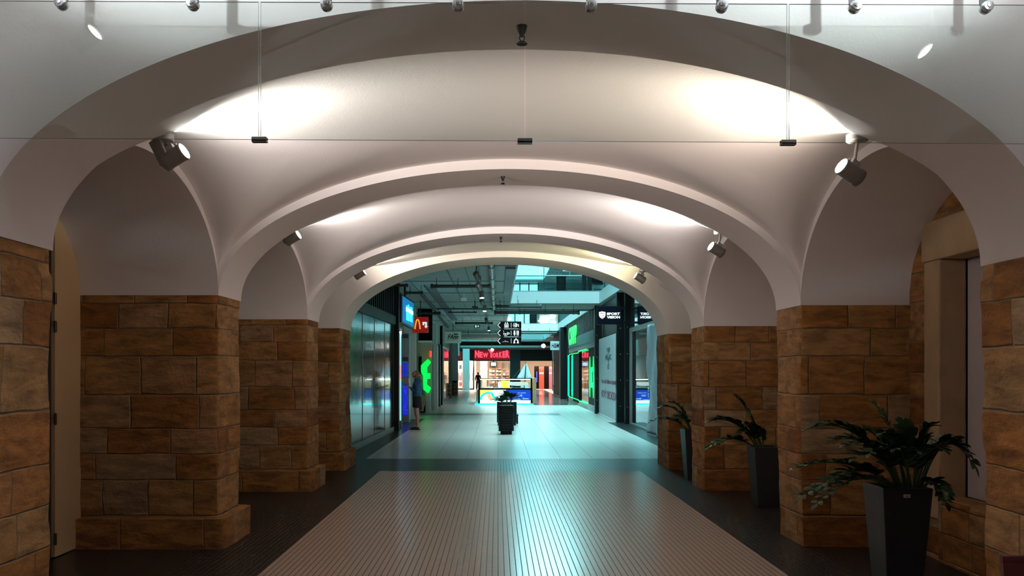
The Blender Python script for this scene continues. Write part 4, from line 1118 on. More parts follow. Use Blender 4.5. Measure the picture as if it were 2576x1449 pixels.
# ------------------------------------------------------------------ direction sign
Y = 28.0
q = lambda px, py: (PX(px, Y), PZ(py, Y))
ds = thing('direction_sign', 'black hanging direction sign with three white arrows and pictograms', 'sign', P(1285, 838, Y))
SB = mat('sign_black', (.003, .0033, .0045), .45, var=.1, spec=.08)
WHT = emit('pictogram_white', (.85, .92, .95), .75); GRY = emit('line_grey', (.45, .48, .5), .5)
for k, (ya, yb) in enumerate(((808.5, 827.5), (828, 847.5), (848, 867))):
    ym = (ya + yb) / 2
    b = MB(); b.prism([q(1258, ya), q(1311.5, ya), q(1311.5, yb), q(1258, yb), q(1249, ym)][::-1], lambda u, v: (u, Y, v), lambda u, v: (u, Y + .06, v)); pn = b.build('board', SB, ds)
    b = MB(); b.prism([q(1258, ya + 2), q(1259.5, ya + 2.6), q(1252.8, ym), q(1259.5, yb - 2.6), q(1258, yb - 2), q(1250.9, ym)][::-1], lambda u, v: (u, Y - .006, v), lambda u, v: (u, Y, v)); b.build('arrow', WHT, pn)
    b = MB(); b.box(PX(1285.2, Y), PX(1286.6, Y), Y - .005, Y, PZ(ym + 6, Y), PZ(ym - 6, Y))
    if k < 2: b.box(PX(1268, Y), PX(1304, Y), Y - .005, Y, PZ(yb + .6, Y), PZ(yb - .7, Y))
    b.build('rule', GRY, pn)
    b = MB()
    def bb(px0, px1, py0, py1): b.box(PX(px0, Y), PX(px1, Y), Y - .006, Y, PZ(py1, Y), PZ(py0, Y))
    def man(px, py, h, wom=False, lean=0):
        b.ball(P(px, py, Y - .003), h * .0018 * 1.0, .004, h * .0018, 10, 6)
        u = h / 13.0
        if wom: b.prism([q(px - 1.2 * u, py + 1.6 * u), q(px + 1.2 * u, py + 1.6 * u), q(px + 2.6 * u, py + 7 * u), q(px - 2.6 * u, py + 7 * u)][::-1], lambda a_, c_: (a_, Y - .006, c_), lambda a_, c_: (a_, Y, c_)); bb(px - 1.2 * u, px + 1.2 * u, py + 7 * u, py + 11 * u)
        else: bb(px - 2 * u, px + 2 * u, py + 1.6 * u, py + 6 * u); bb(px - 1.4 * u, px + 1.4 * u, py + 6 * u, py + 11 * u)
    if k == 0:
        bb(1269, 1279, ym - 3, ym - 2); bb(1269, 1270, ym - 3, ym + 6); bb(1278, 1279, ym - 3, ym + 6); bb(1269, 1279, ym + 5, ym + 6)
        for px in (1271.5, 1274, 1276.5): bb(px - .8, px + .8, ym - .2, ym + 4)
        for px, s in ((1271.5, 1), (1276.5, 1)): b.prism([q(px - 1.8, ym - 4.6), q(px + 1.8, ym - 4.6), q(px, ym - 7.6)], lambda a_, c_: (a_, Y - .006, c_), lambda a_, c_: (a_, Y, c_)); bb(px - .5, px + .5, ym - 5, ym - 3.8)
        bb(1292, 1299, ym - 5, ym - 4.2); bb(1292, 1299, ym + 4, ym + 4.8); bb(1292, 1292.9, ym - 5, ym - 2); bb(1292, 1292.9, ym + 2, ym + 4.8); bb(1297, 1299.8, ym - 5, ym + 4.8)
        bb(1290, 1295, ym - .5, ym + .5); b.prism([q(1294, ym - 2), q(1296.8, ym), q(1294, ym + 2)][::-1], lambda a_, c_: (a_, Y - .006, c_), lambda a_, c_: (a_, Y, c_))
        bb(1299.8, 1305, ym - 2.2, ym - 1); bb(1304, 1305, ym - 2, ym + 4.8); bb(1299.8, 1305, ym + 1.4, ym + 2.2)
    elif k == 1:
        man(1294, ym - 4.6, 13, True); man(1303, ym - 4.6, 13); bb(1298.1, 1298.9, ym - 6, ym + 6)
        pts = [P(1272 + 5.2 * math.cos(t), ym + 1.5 + 5.2 * math.sin(t), Y - .003) for t in [i * PI / 9 for i in range(-1, 11)]]
        b.tube(pts, .006, 6); b.tube([P(1267, ym + .8, Y - .003), P(1281, ym + 2.6, Y - .003)], .006, 6)
        b.tube([P(1267.5, ym - 2, Y - .003), P(1266.5, ym - 6, Y - .003)], .005, 6); b.ball(P(1271.5, ym + 3.4, Y - .003), .02, .004, .014, 8, 6); b.tube([P(1275, ym - 2, Y - .003), P(1281, ym - .5, Y - .003), P(1282.5, ym + 1.6, Y - .003), P(1277, ym + 2, Y - .003)], .005, 6)
    else:
        b.ball(P(1298, ym - 5.5, Y - .003), .017, .004, .02, 8, 6); bb(1296.6, 1299.6, ym - 4, ym - 1.6)
        for px, s in ((1294, -1), (1302.5, 1)):
            b.ball(P(px, ym - 2.4, Y - .003), .014, .004, .016, 8, 6)
            b.tube([P(px, ym - 1, Y - .003), P(px + s * .5, ym + 2, Y - .003), P(px + s * 1.6, ym + 6, Y - .003)], .016, 6); b.tube([P(px, ym + 1, Y - .003), P(px - s * 1.4, ym + 6, Y - .003)], .013, 6); b.tube([P(px - s * .5, ym - 1, Y - .003), P(px - s * 2, ym - 3, Y - .003)], .010, 6)
        b.tube([P(1264 + i, ym + 2 - (4 if i == 7 else 0) + .6 * math.sin(i), Y - .003) for i in range(0, 16)], .0035, 5)
    b.build('pictograms', WHT, pn)
for px in (1268, 1302):
    b = MB(); b.tube([(PX(px, Y), Y + .03, PZ(808.5, Y)), (PX(px, Y), Y + .03, CZ)], .006, 6); b.build('hanger', PIPED, ds)

# ------------------------------------------------------------------ middle of the mall: louvred planters
LOUV = mat('louvre_black', (.007, .0085, .010), .42, var=.15, spec=.2)
def louver(cx, cy, w_, d_, h, n, foot, lab, z=0.0, name='louvred_planter'):
    root = thing(name, lab, 'planter', (cx, cy, z), 'black louvred planters')
    def ringp(hw, hd, zz, k=40):
        out = []
        for i in range(k):
            t = 2 * PI * i / k; c, s = math.cos(t), math.sin(t)
            out.append(Vector((cx + hw * math.copysign(abs(c) ** .48, c), cy + hd * math.copysign(abs(s) ** .48, s), zz)))
        return out
    def loft(rings):
        b = MB(); k = len(rings[0]); o = 0; vs = [v for r in rings for v in r]; fs = []
        for j in range(len(rings) - 1):
            for i in range(k): l = (i + 1) % k; fs.append((j * k + i, j * k + l, (j + 1) * k + l, (j + 1) * k + i))
        fs.append(tuple(range(k))[::-1]); fs.append(tuple(range((len(rings) - 1) * k, len(rings) * k)))
        return b.add(vs, fs)
    hw, hd = w_ / 2, d_ / 2
    loft([ringp(hw * foot, hd * foot, z), ringp(hw * foot, hd * foot, z + .09)]).build('foot', BLACKM, root, smooth='auto')
    loft([ringp(hw - .03, hd - .03, z + .08), ringp(hw - .03, hd - .03, z + h - .03)]).build('core', BLACK, root, smooth='auto')
    st = (h - .10) / n
    for i in range(n):
        za = z + .085 + st * i
        loft([ringp(hw - .02, hd - .02, za), ringp(hw - .001, hd - .001, za + .003), ringp(hw, hd, za + .006), ringp(hw - .003, hd - .003, za + st * .91), ringp(hw - .02, hd - .02, za + st * .93)]).build('slat', LOUV, root, smooth='auto')
    s = MB()
    rr = random.Random(4)
    for i in range(40):
        s.ball((cx + rr.uniform(-hw + .05, hw - .05), cy + rr.uniform(-hd + .05, hd - .05), z + h - .025), rr.uniform(.018, .035), None, .018, 7, 5)
    tag(s.build('pebbles', PALE, root, smooth=True), kind='stuff')
    return root
Y = 21.95
frontp = louver(PX(1273.5, Y), Y + .02, .385, .385, .745, 10, .76, 'tall black louvred planter with a leafy plant, nearest in the middle of the mall')
louver(PX(1275, 25.6), 25.65, .585, .585, .70, 9, .92, 'wider black louvred planter right behind the leafy one')
x0, x1 = PX(1294.5, 26.3), PX(1304, 26.3)
bn = thing('bench', 'low black bench end to the right of the wider planter', 'bench', ((x0 + x1) / 2, 26.3, 0))
b = MB(); b.box(x1 - .42, x1, 26.15, 27.3, .24, .28); b.build('seat', LOUV, bn, bevel=.008)
for xx in (x1 - .40, x1 - .06):
    for yy in (26.17, 27.22): b = MB(); b.box(xx, xx + .05, yy, yy + .06, 0, .24); b.build('leg', BLACKM, bn)
# dragon plant: long strap leaves
rg = random.Random(21)
pc = Vector((PX(1275, Y), Y + .02, .73))
def strap(mb, base, az, ln, el, wd, mi):
    vs = []; fs = []; m = 8; d0 = Vector((math.cos(az), math.sin(az), 0)); s = Vector((-math.sin(az), math.cos(az), 0))
    for i in range(m + 1):
        t = i / m; a = el - 1.9 * t * t * .8
        r = ln * (t * math.cos(el * .8) + .0); p = base + d0 * (ln * (t * math.cos(el) + .25 * t * t)) + Vector((0, 0, ln * (t * math.sin(el) - .45 * t * t)))
        w_ = wd * (.35 + 1.1 * math.sin(PI * min(1, t * .9 + .08))) * (1 - t ** 4)
        vs += [p - s * w_ / 2 + Vector((0, 0, w_ * .18)), p, p + s * w_ / 2 + Vector((0, 0, w_ * .18)), p + Vector((0, 0, .004))]
    for i in range(m):
        a = 4 * i; b_ = a + 4
        fs += [(a, a + 1, b_ + 1, b_), (a + 1, a + 2, b_ + 2, b_ + 1), (a, b_, b_ + 3, a + 3), (a + 3, b_ + 3, b_ + 2, a + 2)]
    mb.add(vs, fs, mi)
LEAF2 = mat('dracaena_leaf', (.02, .085, .035), .35, var=.4, vscale=9)
for cx, cz, n in ((-.13, .08, 20), (.12, .15, 22), (.0, .20, 18)):
    mb = MB(); base = pc + Vector((cx, rg.uniform(-.05, .05), cz)); mb.tube([pc + Vector((cx * .5, 0, -.02)), base], .016, 8)
    for i in range(n): strap(mb, base, rg.uniform(0, 2 * PI), rg.uniform(.22, .36), rg.uniform(.35, 1.35), rg.uniform(.06, .10), 1)
    mb.build('leafy_stem', [STEM, LEAF2], frontp, smooth='auto')

# ------------------------------------------------------------------ kiosk with the model boats
Y = 41.0
kw0, kw1 = PX(1203, Y), PX(1340, Y)
ki = thing('sales_kiosk', 'low island kiosk with a glass showcase over a lit blue and white picture panel', 'kiosk', ((kw0 + kw1) / 2, Y + .6, 0))
def kb(px0, px1, py0, py1, ya, yb, name, m, parent=None, **k):
    b = MB(); b.box(PX(px0, Y), PX(px1, Y), ya, yb, max(.0, PZ(py1, Y)), PZ(py0, Y)); return b.build(name, m, parent or ki, **k)
b = MB()
for a in ((1203, 1207.5, 952, 1019), (1335, 1340, 952, 1019), (1203, 1340, 952, 954), (1203, 1340, 976.3, 980.5), (1203, 1340, 1015, 1019)): b.box(PX(a[0], Y), PX(a[1], Y), Y, Y + .08, max(.005, PZ(a[3], Y)), PZ(a[2], Y))
b.build('frame', BLACK, ki, bevel=.004)
lb = kb(1207.5, 1335, 980.5, 1015, Y + .04, Y + .1, 'picture_panel', emit('panel_white', (.93, 1, 1), 1.0))
def smooth_path(p, k=9):
    out = []
    for i in range(len(p) - 1):
        a, b_, c, d = p[max(0, i - 1)], p[i], p[i + 1], p[min(len(p) - 1, i + 2)]
        for j in range(k):
            t = j / k; out.append(.5 * ((2 * b_) + (c - a) * t + (2 * a - 5 * b_ + 4 * c - d) * t * t + (3 * b_ - a - 3 * c + d) * t ** 3))
    return out + [p[-1]]
def pic(poly, col, s, name, dy=.0):
    b = MB(); b.prism([(PX(a, Y), PZ(c, Y)) for a, c in poly], lambda u, v: (u, Y + .036 - dy, v), lambda u, v: (u, Y + .041, v)); b.build(name, emit('pic_' + name, col, s), lb)
pic([(1207.5, 980.5), (1243, 980.5), (1236, 984), (1222, 988), (1212, 993), (1207.5, 997)], (1, .72, .12), 1.0, 'yellow_field')
pic([(1224, 992), (1232, 990), (1238, 1000), (1247, 1005), (1230, 1006)], (1, .42, .16), .9, 'orange_field', .001)
pic([(1273, 980.5), (1335, 980.5), (1335, 1007), (1264, 1007), (1267, 996)], (.003, .035, .42), 1.0, 'blue_field', .001)
for pts, r, nm in (([(1210, 1006), (1211, 998), (1217, 992), (1226, 988.5), (1234, 989)], .045, 'cyan_ribbon'), ([(1236, 987), (1240, 996), (1248, 1002), (1256, 1003), (1264, 998)], .05, 'teal_ribbon')):
    cv_ = smooth_path([P(a, c, Y + .03) for a, c in pts]); b = MB()
    b.tube(cv_, r, 10)
    for v in b.v: v.y = Y + .036 + (v.y - Y - .03) * .12
    b.build(nm, emit(nm, (.0, .75, .8), 1.0), lb)
PW = emit('caption_white', (.35, .8, 1), .9)
text_mb('vaše spojení.', P(1312, 988.5, Y + .035), (1, 0, 0), (0, 0, 1), .05, width=PX(1323, Y) - PX(1300, Y), height=.06).build('caption', PW, lb)
b = MB(); b.box(PX(1302, Y), PX(1314, Y), Y + .032, Y + .04, PZ(994.5, Y), PZ(993.5, Y)); b.box(PX(1304, Y), PX(1313, Y), Y + .032, Y + .04, PZ(997, Y), PZ(996, Y)); b.box(PX(1319, Y), PX(1330, Y), Y + .032, Y + .04, PZ(1004, Y), PZ(1002.6, Y)); b.box(PX(1292, Y), PX(1310, Y), Y + .032, Y + .04, PZ(1006.2, Y), PZ(1005.2, Y))
b.tube([P(1318.5, 1001, Y + .034), P(1315.5, 1001, Y + .034), P(1315, 1004, Y + .034), P(1318.5, 1004.3, Y + .034), P(1318.5, 1002.8, Y + .034), P(1317, 1002.8, Y + .034)], .008, 5); b.build('small_print', PW, lb)
kb(1207.5, 1335, 977, 979, Y + .08, Y + 1.2, 'counter', WHITE)
b = MB(); b.box(PX(1207.5, Y), PX(1335, Y), Y + .02, Y + .03, PZ(976.3, Y), PZ(954, Y)); b.build('showcase_glass', GLASS, ki)
kb(1205, 1338, 951.2, 952.2, Y + .0, Y + .6, 'top_glass', GLASS)
WOODK = mat('kiosk_wood', (.66, .40, .18), .5, var=.15, vscale=5)
b = MB(); b.box(PX(1341, Y + .1), PX(1349, Y + .1), Y + .1, Y + 2.0, .03, PZ(951, Y + .1)); b.build('end_panel', WOODK, ki)
b = MB(); b.box(PX(1203.5, 44), PX(1210, 44), 44, 44.05, .4, PZ(952, 44)); b.build('end_panel', mat('kiosk_wood_dark', (.42, .20, .05), .5, var=.15), ki)
b = MB(); b.box(PX(1210, 43.8), PX(1213, 43.8), 43.7, 43.98, .4, PZ(953, 43.8)); b.build('white_board', WHITE, ki)
b = MB(); b.prism([(PX(1197.5, Y + .3), .04), (PX(1212, Y + .3), .04), (PX(1212, Y + .3), PZ(977, Y + .3)), (PX(1199, Y + .3), PZ(982, Y + .3))], lambda u, v: (u, Y + .15, v), lambda u, v: (u, Y + 2.6, v)); b.build('side_counter', mat('counter_grey', (.36, .42, .36), .5), ki)
CYN = emit('cyan_led', (.0, .80, .85), 7.0)
b = MB(); b.box(PX(1200, Y), PX(1341, Y), Y - .04, Y + .0, .004, .05); b.box(PX(1196, Y + .2), PX(1201, Y + .2), Y + .05, Y + 2.2, .004, .05); led = b.build('led_strip', CYN, ki)
b = MB(); b.box(PX(1207.5, Y), PX(1335, Y), Y + .5, Y + .54, PZ(955, Y), PZ(953, Y)); b.build('showcase_lamp', emit('case_lamp', (.9, 1, 1), 40), ki)
b = MB(); b.box(PX(1210, 44.4), PX(1335, 44.4), 44.4, 44.45, .0, PZ(975, 44.4)); b.build('back_panel', WOODK, ki)
# models in the showcase, each a thing of its own
def hull(x0, x1, y, z, h, lab):
    b = MB(); n = 12; vs = []; fs = []
    for i in range(n + 1):
        t = i / n; x = x0 + (x1 - x0) * t; w_ = .10 * math.sin(PI * (.12 + .8 * t)) ; d = h * (.5 + .5 * math.sin(PI * (.15 + .7 * t)))
        vs += [(x, y - w_, z + h), (x, y, z + h - d * .95), (x, y + w_, z + h)]
    for i in range(n): a = 3 * i; fs += [(a, a + 1, a + 4, a + 3), (a + 1, a + 2, a + 5, a + 4), (a, a + 3, a + 5, a + 2)]
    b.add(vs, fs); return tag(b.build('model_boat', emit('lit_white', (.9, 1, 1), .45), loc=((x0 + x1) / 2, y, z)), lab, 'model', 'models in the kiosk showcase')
CZK = PZ(977, Y) + .001
hull(PX(1277, Y), PX(1329, Y), Y + .4, CZK + .10, .19, 'long white boat hull model on the right of the showcase')
hull(PX(1216, Y), PX(1240, Y), Y + .4, CZK + .001, .07, 'small low white hull model on the left of the showcase')
b = MB(); b.box(PX(1287, Y), PX(1290, Y), Y + .37, Y + .43, CZK, CZK + .14); b.box(PX(1318, Y), PX(1321, Y), Y + .37, Y + .43, CZK, CZK + .14); b.box(PX(1287, Y), PX(1321, Y), Y + .37, Y + .43, CZK, CZK + .02)
tag(b.build('model_stand', mat('stand_teal', (.05, .4, .45), .4), loc=(PX(1304, Y), Y + .4, CZK)), 'teal stand under the long white boat hull', 'stand')
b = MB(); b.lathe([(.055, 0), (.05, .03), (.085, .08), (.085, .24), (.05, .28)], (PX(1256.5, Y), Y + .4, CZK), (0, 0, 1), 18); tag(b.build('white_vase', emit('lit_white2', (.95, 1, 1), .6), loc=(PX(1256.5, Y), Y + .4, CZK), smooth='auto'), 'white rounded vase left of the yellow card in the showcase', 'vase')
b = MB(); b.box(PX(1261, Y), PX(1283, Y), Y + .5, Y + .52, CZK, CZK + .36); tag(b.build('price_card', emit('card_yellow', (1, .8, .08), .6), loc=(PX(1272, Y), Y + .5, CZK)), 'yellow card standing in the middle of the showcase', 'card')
# sailing boat model behind the showcase
Yb = 46.5
sb_ = thing('model_sailboat', 'tall model yacht with pale blue sails standing on the kiosk', 'model', P(1318, 978, Yb))
q = lambda px, py: (PX(px, Yb), PZ(py, Yb))
SAIL = mat('sail_cloth', (.62, .74, .78), .7, var=.04)
for poly, nm in (([(1322.3, 914), (1299, 952), (1319.6, 952)], 'foresail'), ([(1324, 913), (1321.2, 952), (1338.5, 952)], 'mainsail')):
    b = MB(); m_ = 8; A_, B_, C_ = [Vector((*q(*p), 0)) for p in poly]; vs = []
    for i in range(m_ + 1):
        t = i / m_
        for j in range(m_ + 1):
            p = A_.lerp(B_.lerp(C_, j / m_), t); vs.append((p.x, Yb - .14 * math.sin(PI * j / m_) * t, p.y))
    fs = [(i * (m_ + 1) + j, i * (m_ + 1) + j + 1, (i + 1) * (m_ + 1) + j + 1, (i + 1) * (m_ + 1) + j) for i in range(m_) for j in range(m_)]
    b.add(vs, fs); o = b.build(nm, SAIL, sb_, smooth=True); sm = o.modifiers.new('t', 'SOLIDIFY'); sm.thickness = .004
b = MB(); b.tube([P(1323, 910, Yb), P(1320, 972, Yb)], [.012, .022], 8); b.build('mast', BLACKM, sb_, smooth='auto')
b = MB(); b.tube([P(1323, 911, Yb), P(1288, 953, Yb)], .006, 5); b.tube([P(1321, 954, Yb), P(1339, 954, Yb)], .012, 6); b.build('rigging', GREYM, sb_)
b = MB(); n = 14; vs = []; fs = []
for i in range(n + 1):
    t = i / n; x = PX(1288, Yb) + (PX(1342, Yb) - PX(1288, Yb)) * t; w_ = .13 * math.sin(PI * (.06 + .88 * t)); zt2 = PZ(962, Yb); d = .12 * math.sin(PI * (.1 + .8 * t))
    vs += [(x, Yb - w_, zt2), (x, Yb - w_ * .5, zt2 - d), (x, Yb + w_ * .5, zt2 - d), (x, Yb + w_, zt2)]
for i in range(n):
    a = 4 * i; fs += [(a, a + 1, a + 5, a + 4), (a + 1, a + 2, a + 6, a + 5), (a + 2, a + 3, a + 7, a + 6), (a, a + 4, a + 7, a + 3)]
b.add(vs, fs); b.build('hull', WHITE, sb_, smooth='auto')
b = MB(); b.box(PX(1310, Yb), PX(1330, Yb), Yb - .1, Yb + .1, .0, PZ(965, Yb)); b.build('stand', WHITE, sb_)
# ================================================================== right side of the mall
def col_box(px0, px1, Y, dY, z1, name, m, lab, z0=0.0, rivet=False, **k):
    b = MB(); b.box(PX(px0, Y), PX(px1, Y), Y, Y + dY, z0, z1)
    if rivet:
        for z in (.5, 1.3, 2.1, 2.9): b.ball(((PX(px0, Y) + PX(px1, Y)) / 2, Y, z), .012, .006, .012, 8, 6, 1)
    return tag(b.build(name, [m, STEEL], loc=((PX(px0, Y) + PX(px1, Y)) / 2, Y, z0), **k), lab, 'column', 'steel columns on the right')
col_box(1551.5, 1570, 26.9, .25, CZ, 'steel_column', BLACKM, 'black steel column right of the printed white hoarding', rivet=True)
col_box(1573, 1583.5, 26.2, .3, CZ, 'steel_column', BLACKM, 'black steel column left of the glass shopfront on the right', rivet=True)
b = MB(); b.box(PX(1569, 27.0), PX(1574, 27.0), 27.0, 27.1, 0, CZ); tag(b.build('steel_strip', GREYM, loc=(PX(1571, 27), 27.05, 0)), 'grey steel strip between the two black columns', 'strip')
col_box(1497, 1506, 32.3, .28, CZ, 'steel_column', BLACKM, 'black steel column between the green lit shop and the white hoarding', rivet=True)
# glass shopfront nearest on the right
GX = 3.97
gs = thing('shopfront', 'tall glass shopfront nearest on the right, reflecting the kiosk', 'shopfront', (GX, 24, 0))
b = MB(); b.box(GX, GX + .02, 20.5, 25.9, .06, 2.74); b.build('glazing', mat('shop_glass', (.03, .035, .04), .015, var=.05, spec=1.0, coat=1.0), gs)
b = MB(); b.box(GX - .03, GX + .05, 20.5, 26.1, 0, .06); b.box(GX - .03, GX + .05, 20.5, 26.1, 2.74, 2.86); b.box(GX - .03, GX + .05, 25.9, 26.1, .06, 2.74); b.build('frame', GREYM, gs)
b = MB(); b.box(GX - .02, GX + .05, 15.2, 26.1, 2.86, CZ); b.build('upper_panel', mat('upper_gloss', (.012, .018, .024), .04, var=.1, spec=.9, coat=.8), gs)
# hanging grey sheet
cu = MB(); n = 26; m_ = 40
def cfn(u, v):
    y = 20.2 + 1.95 * u; z = .03 + 2.72 * v
    return (GX - .15 - .04 * math.sin(u * 9 + v * 7) - .02 * math.sin(u * 23 - v * 15), y, z)
cu.grid(cfn, n, m_)
o = cu.build('hanging_sheet', mat('sheet_grey', (.26, .29, .32), .5, var=.08), smooth=True, loc=(GX - .15, 21.7, .03)); sm = o.modifiers.new('t', 'SOLIDIFY'); sm.thickness = .005
tag(o, 'wrinkled grey blue sheet hanging beside the last stone pillar on the right', 'sheet')
c = P(1634, 982, 22.55); st = thing('door_sticker', 'two small white pictogram stickers on the grey hanging sheet', 'sticker', (GX - .20, 21.75, 1.1))
b = MB(); b.lathe([(.0, 0), (.06, 0), (.06, .006), (.0, .006)], (GX - .205, 21.8, 1.12), (-1, 0, 0), 20, caps=False); b.build('disc', WHITE, st)
b = MB(); b.box(GX - .2057, GX - .205, 21.74, 21.86, .93, 1.03); b.build('square', WHITE, st)
b = MB(); b.lathe([(.02, .0), (.035, .0), (.035, .004), (.02, .004)], (GX - .21055, 21.8, 1.115), (-1, 0, 0), 16, caps=False); b.lathe([(.014, .0), (.026, .0), (.026, .004), (.014, .004)], (GX - .20565, 21.8, .98), (-1, 0, 0), 16, caps=False); b.build('print', BLACK, st)
# sport shop sign
Y = 26.0
sg = thing('shop_sign', 'black hanging sign with a white and red shield and two lines of white letters', 'sign', P(1534, 793, Y), 'shop signs hanging over the mall')
x0, x1, z0, z1 = PX(1502, Y), PX(1565, Y), PZ(816, Y), PZ(770, Y)
b = MB(); b.box(x0, x1, Y, Y + .16, z0, z1); b.build('box', mat('sign_navy', (.003, .005, .010), .45, var=.1, spec=.08), sg, bevel=.006)
WS = emit('sign_letters', (.95, .97, 1), 1.3)
for t, py in (('SPORT', 789.5), ('VISION', 798)): text_mb(t, P(1543, py, Y - .002), (1, 0, 0), (0, 0, 1), .07, width=PX(1559, Y) - PX(1526, Y), height=.075, bold=.035).build('lettering', WS, sg)
q = lambda px, py: (PX(px, Y), PZ(py, Y))
shd = [(1507, 785), (1510, 784.6), (1514.5, 783.4), (1519, 784.6), (1523, 785), (1523, 793), (1521, 798), (1515, 802), (1509, 798), (1507, 793)]
b = MB(); b.prism([q(*p) for p in shd][::-1], lambda u, v: (u, Y - .010, v), lambda u, v: (u, Y, v)); em = b.build('shield', WS, sg)
b = MB()
for p in ([(1510, 788), (1516, 786.3), (1521, 788), (1521, 789.5), (1516, 788), (1511.5, 789.6), (1513, 791.6), (1510.4, 790.6)], [(1512, 793.5), (1517.5, 793), (1521, 790.5), (1519.5, 794), (1515.5, 795.2)], [(1509.5, 794.5), (1515, 799.5), (1521, 793.5), (1519.5, 797.4), (1515, 800.8), (1510.6, 797.6)]):
    b.prism([q(*k_) for k_ in p][::-1], lambda u, v: (u, Y - .014, v), lambda u, v: (u, Y - .009, v))
b.build('red_mark', emit('sign_red_mark', (.75, .03, .06), .8), em)
b = MB(); b.box(x1, PX(1573, Y), Y + .04, Y + .12, z0 + .03, z0 + .09); b.box(x1, PX(1573, Y), Y + .04, Y + .12, z1 - .09, z1 - .03); b.build('bracket', BLACKM, sg)
# white printed hoarding
H0, H1 = Vector((3.655, 27.15, 0)), Vector((3.745, 32.25, 0))
hd = H1 - H0; hn = Vector((-hd.y, hd.x, 0)).normalized()
ho = thing('hoarding', 'tall pale printed hoarding announcing a new shop, on the right', 'hoarding', (H0 + H1) / 2)
HOM = mat('hoarding_white', (.60, .66, .70), .5, var=.04, vscale=1)
b = MB(); b.obox((H0 + H1) / 2 + Vector((0, 0, 1.39)) - hn * .015, hd / 2, hn * .015, (0, 0, 1.36)); b.build('sheet', HOM, ho, bevel=.01)
b = MB(); b.obox((H0 + H1) / 2 + Vector((0, 0, .02)), hd / 2, hn * .03, (0, 0, .02)); b.build('bottom_rail', WHITE, ho)
INKN = mat('ink_navy', (.05, .09, .14), .5); INKR = mat('ink_wine', (.22, .03, .09), .5)
uxh = -hd.normalized()
def hpt(px, py):
    # point of the hoarding face seen at px,py
    t = (px - VX) / F; k = hd.x - t * hd.y; s = (t * H0.y - H0.x) / k; p = H0 + hd * s
    return Vector((p.x, p.y, PZ(py, p.y))) + hn * .002
def htext(t, pxa, pxb, py, h, m, nm, **k):
    a, c = hpt(pxa, py), hpt(pxb, py); w_ = (Vector((a.x, a.y, 0)) - Vector((c.x, c.y, 0))).length; mid = (a + c) / 2; mid.z = PZ(py, mid.y)
    text_mb(t, mid, uxh, (0, 0, 1), h, width=w_, height=h, **k).build(nm, m, ho)
htext('PRO VÁS PŘIPRAVUJEME', 1514, 1549.5, 961, .19, INKR, 'lettering', bold=.03)
htext('NOVÝ OBCHOD', 1513.5, 1548, 991, .34, INKR, 'lettering', bold=.02)
htext('YVES', 1526, 1535, 880, .13, INKN, 'small_lettering', bold=.02); htext('PÁLAC', 1523.5, 1538, 897, .22, INKN, 'small_lettering', bold=.03)
htext('CZ', 1528, 1533, 923, .12, INKN, 'small_lettering', bold=.02)
b = MB(); a = hpt(1531, 897); b.lathe([(.16, .0), (.2, .0), (.2, .004), (.16, .004)], a, hn, 24, caps=False)
b.obox(a + Vector((0, 0, .2)), uxh * .01, hn * .003, (0, 0, .1)); b.obox(a - Vector((0, 0, .24)), uxh * .16, hn * .003, (0, 0, .02)); b.build('crest', INKN, ho)
# dark panel above the hoarding
b = MB(); b.obox((H0 + H1) / 2 + Vector((.12, 0, 3.4)), hd / 2, hn * .02, (0, 0, .6)); shell('wall_panel', b, mat('upper_dark', (.008, .010, .011), .4, spec=.2), 'dark panel above the white hoarding', 'wall')
# green lit shop
GXs = 3.75
def gy(px): return GXs * F / (px - VX)
gsn = thing('green_shop', 'dark shopfront outlined in green neon, with a green sign and hexagon emblem', 'shopfront', (GXs, 39, 0))
def gbox(px0, px1, z0, z1, name, m, dx0=0.0, dx1=.1, parent=None, **k):
    b = MB(); b.box(GXs + dx0, GXs + dx1, gy(px1), gy(px0), z0, z1); return b.build(name, m, parent or gsn, **k)
pli = MB(); ya, yb = gy(1497), gy(1430)
n = 14
for i in range(n): pli.box(GXs - .04, GXs + .1, ya + (yb - ya) * i / n + .01, ya + (yb - ya) * (i + 1) / n - .01, .0, .235)
pli.build('plinth', mat('white_brick', (.5, .53, .52), .6), gsn)
gbox(1481, 1497, .235, 2.5, 'black_panel', BLACK, -.01)
gbox(1459, 1481, .235, 2.5, 'glazing', mat('shop_glass2', (.02, .02, .022), .02, var=.05, spec=1, coat=1), .02)
gbox(1444, 1459, .12, 2.5, 'door_frame', BLACK, -.05)
gbox(1432, 1444, .235, 2.5, 'glazing', bpy.data.materials['shop_glass2'], .02)
gbox(1428, 1432, .0, CZ, 'side_post', BLACK, -.05)
gbox(1430, 1497, 2.5, 2.74, 'lintel', mat('lintel_mauve', (.22, .19, .22), .5), -.03)
TEAL = mat('patina_teal', (.07, .17, .17), .45, var=.5, vscale=3.5)
gbox(1430, 1497, 2.74, 3.18, 'fascia', TEAL, -.05)
sl_ = MB(); n = 20
for i in range(n): y = ya + (yb - ya) * (i + .5) / n; sl_.box(GXs - .04, GXs + .04, y - .13, y + .13, 3.18, CZ); sl_.box(GXs - .05, GXs - .03, y - .29, y - .24, 3.18, CZ, 1)
sl_.build('slats', [SLATM, GREYM], gsn)
NEON = emit('neon_green', (.0, .90, .16), 1.0); NEONB = emit('neon_cyan', (.0, 1.0, .38), 1.1)
def neon(pts, r, m=NEON): b = MB(); b.tube([Vector((GXs - .07, gy(px), z)) for px, z in pts], r, 8); b.build('neon_tube', m, gsn, smooth='auto')
neon([(1434, .3), (1434, 2.38)], .045, NEONB)
neon([(1434, 2.38), (1437, 2.42), (1459, 2.40)], .022); neon([(1434, .3), (1438, .26), (1459, .26)], .022)
